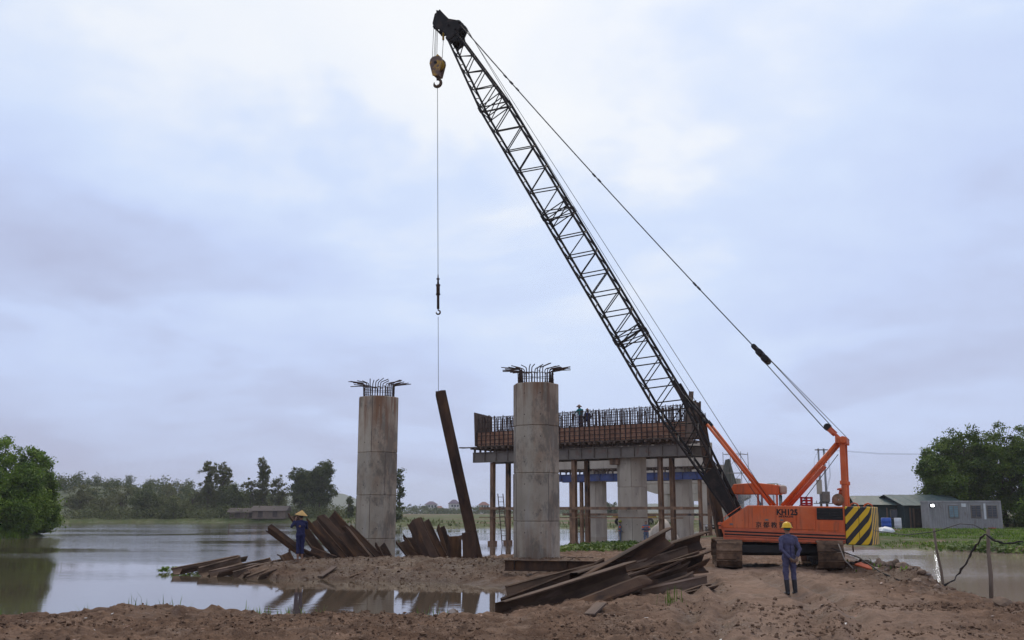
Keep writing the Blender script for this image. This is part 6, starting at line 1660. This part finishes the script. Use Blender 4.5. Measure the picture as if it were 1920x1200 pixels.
# clutter by the hut
M['bluebarrel'] = pmat('blue_plastic', (0.03, 0.10, 0.42), (0.025, 0.08, 0.32), 0.4, 3); M['whiteplastic'] = pmat('white_plastic', (0.7, 0.7, 0.68), (0.6, 0.6, 0.58), 0.5, 3)
def barrel(x, y, r_, h, m_, label):
    o = MB().lathe([(0.01, 0), (r_ * .9, 0), (r_, 0.05), (r_, h * .33), (r_ * 1.05, h * .36), (r_, h * .4), (r_, h * .66), (r_ * 1.05, h * .7), (r_, h * .74), (r_, h * .95), (r_ * .9, h), (0.01, h)], 16).build('barrel', M[m_])
    o.location = (x, y, gz(x, y) - 0.02); tag(o, label, 'barrel')
barrel(32.6, 88.5, 0.42, 1.0, 'bluebarrel', 'blue plastic barrel in front of the green huts'); barrel(34.0, 89.5, 0.3, 1.0, 'whiteplastic', 'white plastic drum standing beside the blue barrel')
sk_ = empty('rubbish_sack', (28.8, 78.5, gz(28.8, 78.5)), 0.3, 'torn white sack on the bank right of the counterweight', 'sack')
V, F = ELL; mb = MB(); mb.add([(x * .75 * (1 + .2 * math.sin(7 * y)), y * .5 * (1 + .2 * math.sin(5 * x)), max(z, -.3) * .32 * (1 + .3 * math.sin(9 * x + 4 * y)) + .08) for x, y, z in V], F, 0, True); mb.build('sack_body', M['whiteplastic'], sk_)
# twin power poles with transformer
M['poleconc'] = pmat('pole_concrete', (0.30, 0.29, 0.29), (0.24, 0.23, 0.23), 0.85, 2)
PX, PY = (1547 - 960) / 1904 * 100, 100.0
pz = gz(PX, PY)
pol = empty('power_pole', (PX, PY, pz), 0, 'twin concrete power poles with transformer behind the crane', 'power pole')
for s_ in (-1, 1): MB().tube((s_ * 0.3, 0, -0.5), (s_ * 0.27, 0, 7.7), 0.14, 10, 0.09).build('pole', M['poleconc'], pol)
for z in (7.55, 6.3, 2.4): MB().box((0, -0.1, z), (1.3 if z > 7 else 1.0, 0.1, 0.1)).build('crossarm', M['greysteel'], pol)
MB().box((0.1, -0.35, 2.95), (0.7, 0.55, 1.0)).build('transformer', M['greysteel'], pol, bevel=0.04); MB().box((0, -0.3, 2.3), (2.0, 0.9, 0.08)).build('platform', M['greysteel'], pol)
MB().box((-0.42, -0.15, 3.9), (0.5, 0.2, 1.4)).build('cable_box', M['concrete_l'], pol)
for x in (-0.8, -0.4, 0.75, 1.0): MB().lathe([(0.02, 0), (0.05, 0), (0.03, .08), (0.05, .1), (0.03, .18), (0.02, .25)], 8, (x, -0.2, 2.34)).build('insulator', M['greysteel'], pol)
for s_, sg in ((-0.5, -0.9), (0.5, 0.7), (0.35, 0.9)):
    MB().path([(s_ * 0.6, -0.1, 7.5), (s_ + sg * .3, -0.12, 6.6), (s_ + sg * .4, -0.12, 5.0), (s_ * .7, -0.1, 3.6)], 0.012, 4).build('drop_wire', M['rope'], pol)
MB().path([(PX, PY, pz)] and [(0.5, 0, 7.6), (6, 0.5, 7.25), (13, 1.4, 7.2), (20, 2.2, 7.6)], 0.012, 4).build('line_wire', M['rope'], pol)
MB().path([(0.5, 0.2, 7.55), (6, 0.7, 7.18), (13, 1.6, 7.13), (20, 2.4, 7.52)], 0.012, 4).build('line_wire', M['rope'], pol)

# ------------------------------------------------------------------ pond edge: stakes, ropes, rubble
M['palewood'] = pmat('weathered_stake', (0.22, 0.165, 0.12), (0.13, 0.095, 0.068), 0.9, 5, stretch=(1, 1, 0.2))
def stake(pb, pt, r_, label):
    o = MB(); d = pt - pb
    r_ *= 0.85; o.path([pb - d.normalized() * 0.4, pb.lerp(pt, .3) + Vector((.02, 0, 0)), pb.lerp(pt, .65) - Vector((.02, 0, 0)), pt], [r_, r_ * 1.05, r_ * .9, r_ * .85], 8)
    return tag(o.build('wooden_stake', M['palewood']), label, 'stake')
s1a, s1b = at(1769, 1106, 27.5), at(1751, 990, 27.5); s2a, s2b = at(1858, 1118, 26.6), at(1853, 992, 26.6)
stake(s1a, s1b, 0.045, 'thin leaning wooden stake at the pond edge, left one'); stake(s2a, s2b, 0.065, 'thicker wooden stake at the pond edge, right one')
k1 = [at(1690, 1088, 28.6), at(1730, 1098, 27.7), at(1768, 1098, 27.42), at(1790, 1086, 27.3), at(1812, 1055, 27.1), at(1830, 1022, 26.9), at(1848, 1000, 26.5), at(1862, 1012, 26.3), at(1885, 1019, 26.2), at(1925, 1014, 26.0)]
rs_ = [.014, .014, .035, .022, .036, .03, .026, .04, .022, .022]; kk, rr = [], []
for i in range(len(k1) - 1):
    for q in range(5):
        kk.append(k1[i].lerp(k1[i + 1], q / 5) + Vector((random.uniform(-.02, .02), random.uniform(-.02, .02), random.uniform(-.025, .02)))); rr.append((rs_[i] + (rs_[i + 1] - rs_[i]) * q / 5) * random.uniform(.6, 1.35))
o = MB().path(kk, rr, 6).build('sagging_rope', M['black']); tag(o, 'frayed dark rope sagging between the two pond stakes', 'rope')
o = MB().path([at(1640, 995, 30), at(1700, 1003, 29), at(1752, 997, 27.4), at(1800, 982, 27), at(1826, 984, 26.8), at(1849, 996, 26.5)], 0.012, 5).build('loose_wire', M['rope']); tag(o, 'thin loose wire slung above the pond between stakes', 'wire')
o = MB().path([at(1560, 1028, 33.2), at(1610, 1045, 32.0), at(1650, 1072, 30.5), at(1690, 1090, 29)], 0.022, 6).build('black_hose', M['black']); tag(o, 'black hose running over the rubble beside the crane', 'hose')
o = MB().path([at(1572, 1020, 32.6), at(1584, 1050, 32.2), at(1600, 1066, 31.8)], 0.02, 6).build('bent_pipe', M['greysteel']); tag(o, 'bent grey pipe by the right crawler', 'pipe')
o = MB().path([at(1598, 1012, 37), at(1600, 1034, 36.6)], 0.03, 6).build('wooden_peg', M['timber']); tag(o, 'short wooden peg behind the counterweight', 'peg')
bm = bmesh.new(); bmesh.ops.create_icosphere(bm, subdivisions=2, radius=1)
RV = [v.co.copy() for v in bm.verts]; RF = [tuple(v.index for v in f.verts) for f in bm.faces]; bm.free()
from mathutils import noise as mnoise
def rock(x, y, s_, label=None, m_='stone'):
    q = Vector((x * 7, y * 3, s_)); sc = [random.uniform(.7, 1.3), random.uniform(.7, 1.2), random.uniform(.5, .85)]
    vs_ = []
    for v in RV:
        k_ = 1 + 0.42 * mnoise.noise(v * 1.1 + q) + 0.2 * mnoise.noise(v * 3.1 + q)
        p = v * k_
        for ax in (Vector((.6, .5, .62)), Vector((-.7, .3, .64)), Vector((.2, -.8, .55))):      # broken faces
            d = p.dot(ax); p = p - ax * max(0, d - .78)
        vs_.append((p.x * s_ * sc[0], p.y * s_ * sc[1], p.z * s_ * sc[2]))
    me = MB().add(vs_, RF).mesh('rock', M[m_])
    o = link('rock', me); o.location = (x, y, gz(x, y) + s_ * 0.2); o.rotation_euler = (random.uniform(-.3, .3), random.uniform(-.3, .3), random.uniform(0, 6))
    return tag(o, label or 'broken brown stone on the rubble heap at the pond edge', 'rock', None if label else 'stones of the rubble heap by the pond')
for k in range(46):
    f = random.random(); rock(11.4 + f * 1.2 + random.uniform(-.6, .45), 27.5 + f * 9 + random.uniform(-1, 1), random.uniform(.06, .2))
rock(1.35 - 2.6, 22.0, 0.13, 'grey stone on the near shore below the left column\'s reflection'); rock(-2.15, 37.2, 0.1, 'pale stone on the spit bank')
r1 = at(1885, 1160, 22.5); rock(r1.x, r1.y, 0.2, 'largest brown boulder at the lower right shore')
sb = MB().prism([(-0.3, 0), (0.25, -0.05), (0.2, 0.14), (0.02, 0.12), (-0.12, 0.17)], lambda a, b_, t_: (a, b_, t_), 0, 0.05).build('orange_sheet', M['orange_d']); q = at(1620, 1055, 31.8)
sb.location = (q.x, q.y, gz(q.x, q.y) + 0.16); sb.rotation_euler = (R(38), R(14), R(-12)); tag(sb, 'crumpled orange metal sheet on the rubble beside the crane', 'metal sheet')
# planks on the spit and near the column
for k, (x, ya, xb, yb, Y, lab) in enumerate(((600, 1079, 627, 1072, 36.2, 'short plank on the spit bank nearest the hatted man'), (1105, 1166, 1128, 1153, 20.6, 'broken board lying in front of the roadside heap'), (1040, 1041, 1110, 1038, 43, 'board on the mud right of the largest column'), (905, 1030, 962, 1036, 47.5, 'long pale plank left of the largest column'))):
    a, b_ = at(x, ya, Y), at(xb, yb, Y + 0.8)
    a.z, b_.z = gz(a.x, a.y) + 0.05, gz(b_.x, b_.y) + 0.07
    o = box_obj('plank', a, b_, 0.22, 0.04, M['timber']); tag(o, lab, 'plank')

# things under the bridge
tk = empty('yellow_trailer', (17.0, 141, gz(17.0, 141)), R(8), 'yellow flatbed trailer half hidden behind the pale column', 'trailer')
MB().box2((-2.9, -1, 0.95), (2.9, 1, 1.2)).build('bed', M['yellowpaint'], tk); MB().box2((-2.85, -0.95, 1.2), (2.85, 0.95, 1.35)).build('load', M['timber'], tk)
for x in (-2.1, 2.0):
    for y in (-0.9, 0.9):
        w_ = MB().lathe([(0.2, -.13), (0.48, -.13), (0.5, 0), (0.48, .13), (0.2, .13)], 18, (x, y, 0.5), axis='y').build('wheel', M['black'], tk)
        MB().lathe([(0.02, -.14), (0.2, -.14), (0.2, .14), (0.02, .14)], 12, (x, y, 0.5), axis='y').build('hub', M['greysteel'], w_)
M['tarp'] = pmat('beige_tarpaulin', (0.50, 0.42, 0.33), (0.36, 0.29, 0.22), 0.8, 2.5)
def tarp(x, y, w, d, h, label):
    V_, F_ = ELL; mb = MB()
    mb.add([(a * w * (1 + .25 * math.sin(3.1 * b_ + 2 * c)), b_ * d, max(c, -.1) * h * (1 + .22 * math.sin(4 * a + 1.3) + .12 * math.sin(9 * a + 7 * b_))) for a, b_, c in V_], F_, 0, True)
    o = mb.build('tarpaulin_heap', M['tarp']); o.location = (x, y, gz(x, y)); tag(o, label, 'tarpaulin')
tarp(11.4, 77.5, 1.25, 0.9, 1.7, 'big beige tarpaulin heap behind the bareheaded worker'); tarp(7.3, 58.2, 0.6, 0.4, 0.28, 'small pale tarpaulin bundle at the edge of the hyacinth')
def motorbike(x, y, rz, label):
    r0 = empty('motorbike', (x, y, gz(x, y)), rz, label, 'motorbike', 'motorbikes parked under the bridge')
    for s_ in (-.6, .6): MB().lathe([(0.2, -.05), (0.29, -.05), (0.3, 0), (0.29, .05), (0.2, .05)], 16, (s_, 0, .3), axis='y').build('wheel', M['black'], r0)
    MB().path([(-.6, 0, .3), (-.2, 0, .55), (.25, 0, .5), (.45, 0, .95)], [.05, .12, .1, .05], 8).build('body', M['black'], r0)
    MB().box((-.25, 0, .76), (.6, .22, .1)).build('seat', M['black'], r0); MB().tube((.45, -.3, 1.0), (.45, .3, 1.0), .02, 6).build('handlebar', M['greysteel'], r0); MB().tube((.6, 0, .3), (.45, 0, .98), .035, 6).build('fork', M['greysteel'], r0)
    MB().lathe([(0.01, -.05), (.09, -.05), (.09, .05), (.01, .05)], 12, (.55, 0, .9), axis='x').build('headlamp', M['white'], r0)
motorbike(18.2, 92, R(-70), 'motorbike parked under the bridge, nearer the orange crane'); motorbike(17.2, 90, R(-100), 'motorbike parked under the bridge, nearer the pale column')
# sticks and egrets on the river
for x, y, lab in ((-34, 122, 'thin stick standing in the open river, left one'), (-24.5, 128, 'thin stick standing in the open river, right one')):
    tag(MB().path([(x, y, -1), (x + .05, y, .55)], [.06, .04], 6).build('stick', M['timber']), lab, 'stick')
# palm tops behind the cab
pr = empty('palm_tree', (62, 240, 0.4), 0, 'small palm tree peeking above the crane cab', 'palm tree')
MB().path([(0, 0, -.3), (.1, 0, 4), (0, 0, 7.6)], [.2, .15, .12], 7).build('trunk', M['bark'], pr)
for k in range(11):
    a = k * 0.571; pts = [Vector((math.cos(a) * r_, math.sin(a) * r_, 7.6 + 0.8 * math.sin(min(r_, 2.2)) - 0.18 * r_ * r_)) for r_ in (0, .6, 1.2, 1.8, 2.3)]
    mb = MB(); sd_ = Vector((-math.sin(a), math.cos(a), 0))
    for p_, q_ in zip(pts[:-1], pts[1:]): mb.add([p_ - sd_ * .28, p_ + sd_ * .28, q_ + sd_ * .22, q_ - sd_ * .22], [(0, 1, 2, 3)])
    mb.build('frond', LEAF['dark'], pr)

# ------------------------------------------------------------------ air
hz = MB().box2((-1300, -60, -3.2), (1300, 2400, 60.0)).mesh('haze', [])
mt = bpy.data.materials.new('haze_air'); mt.use_nodes = True; t = mt.node_tree; t.nodes.clear()
vo = t.nodes.new('ShaderNodeVolumePrincipled'); vo.inputs['Color'].default_value = (0.93, 0.95, 1.0, 1); vo.inputs['Density'].default_value = HAZE; vo.inputs['Anisotropy'].default_value = 0.2
ou = t.nodes.new('ShaderNodeOutputMaterial'); t.links.new(vo.outputs[0], ou.inputs['Volume'])
hz.materials.clear(); hz.materials.append(mt)
tag(link('haze', hz), 'thin pale haze in the air over the river', kind='stuff')
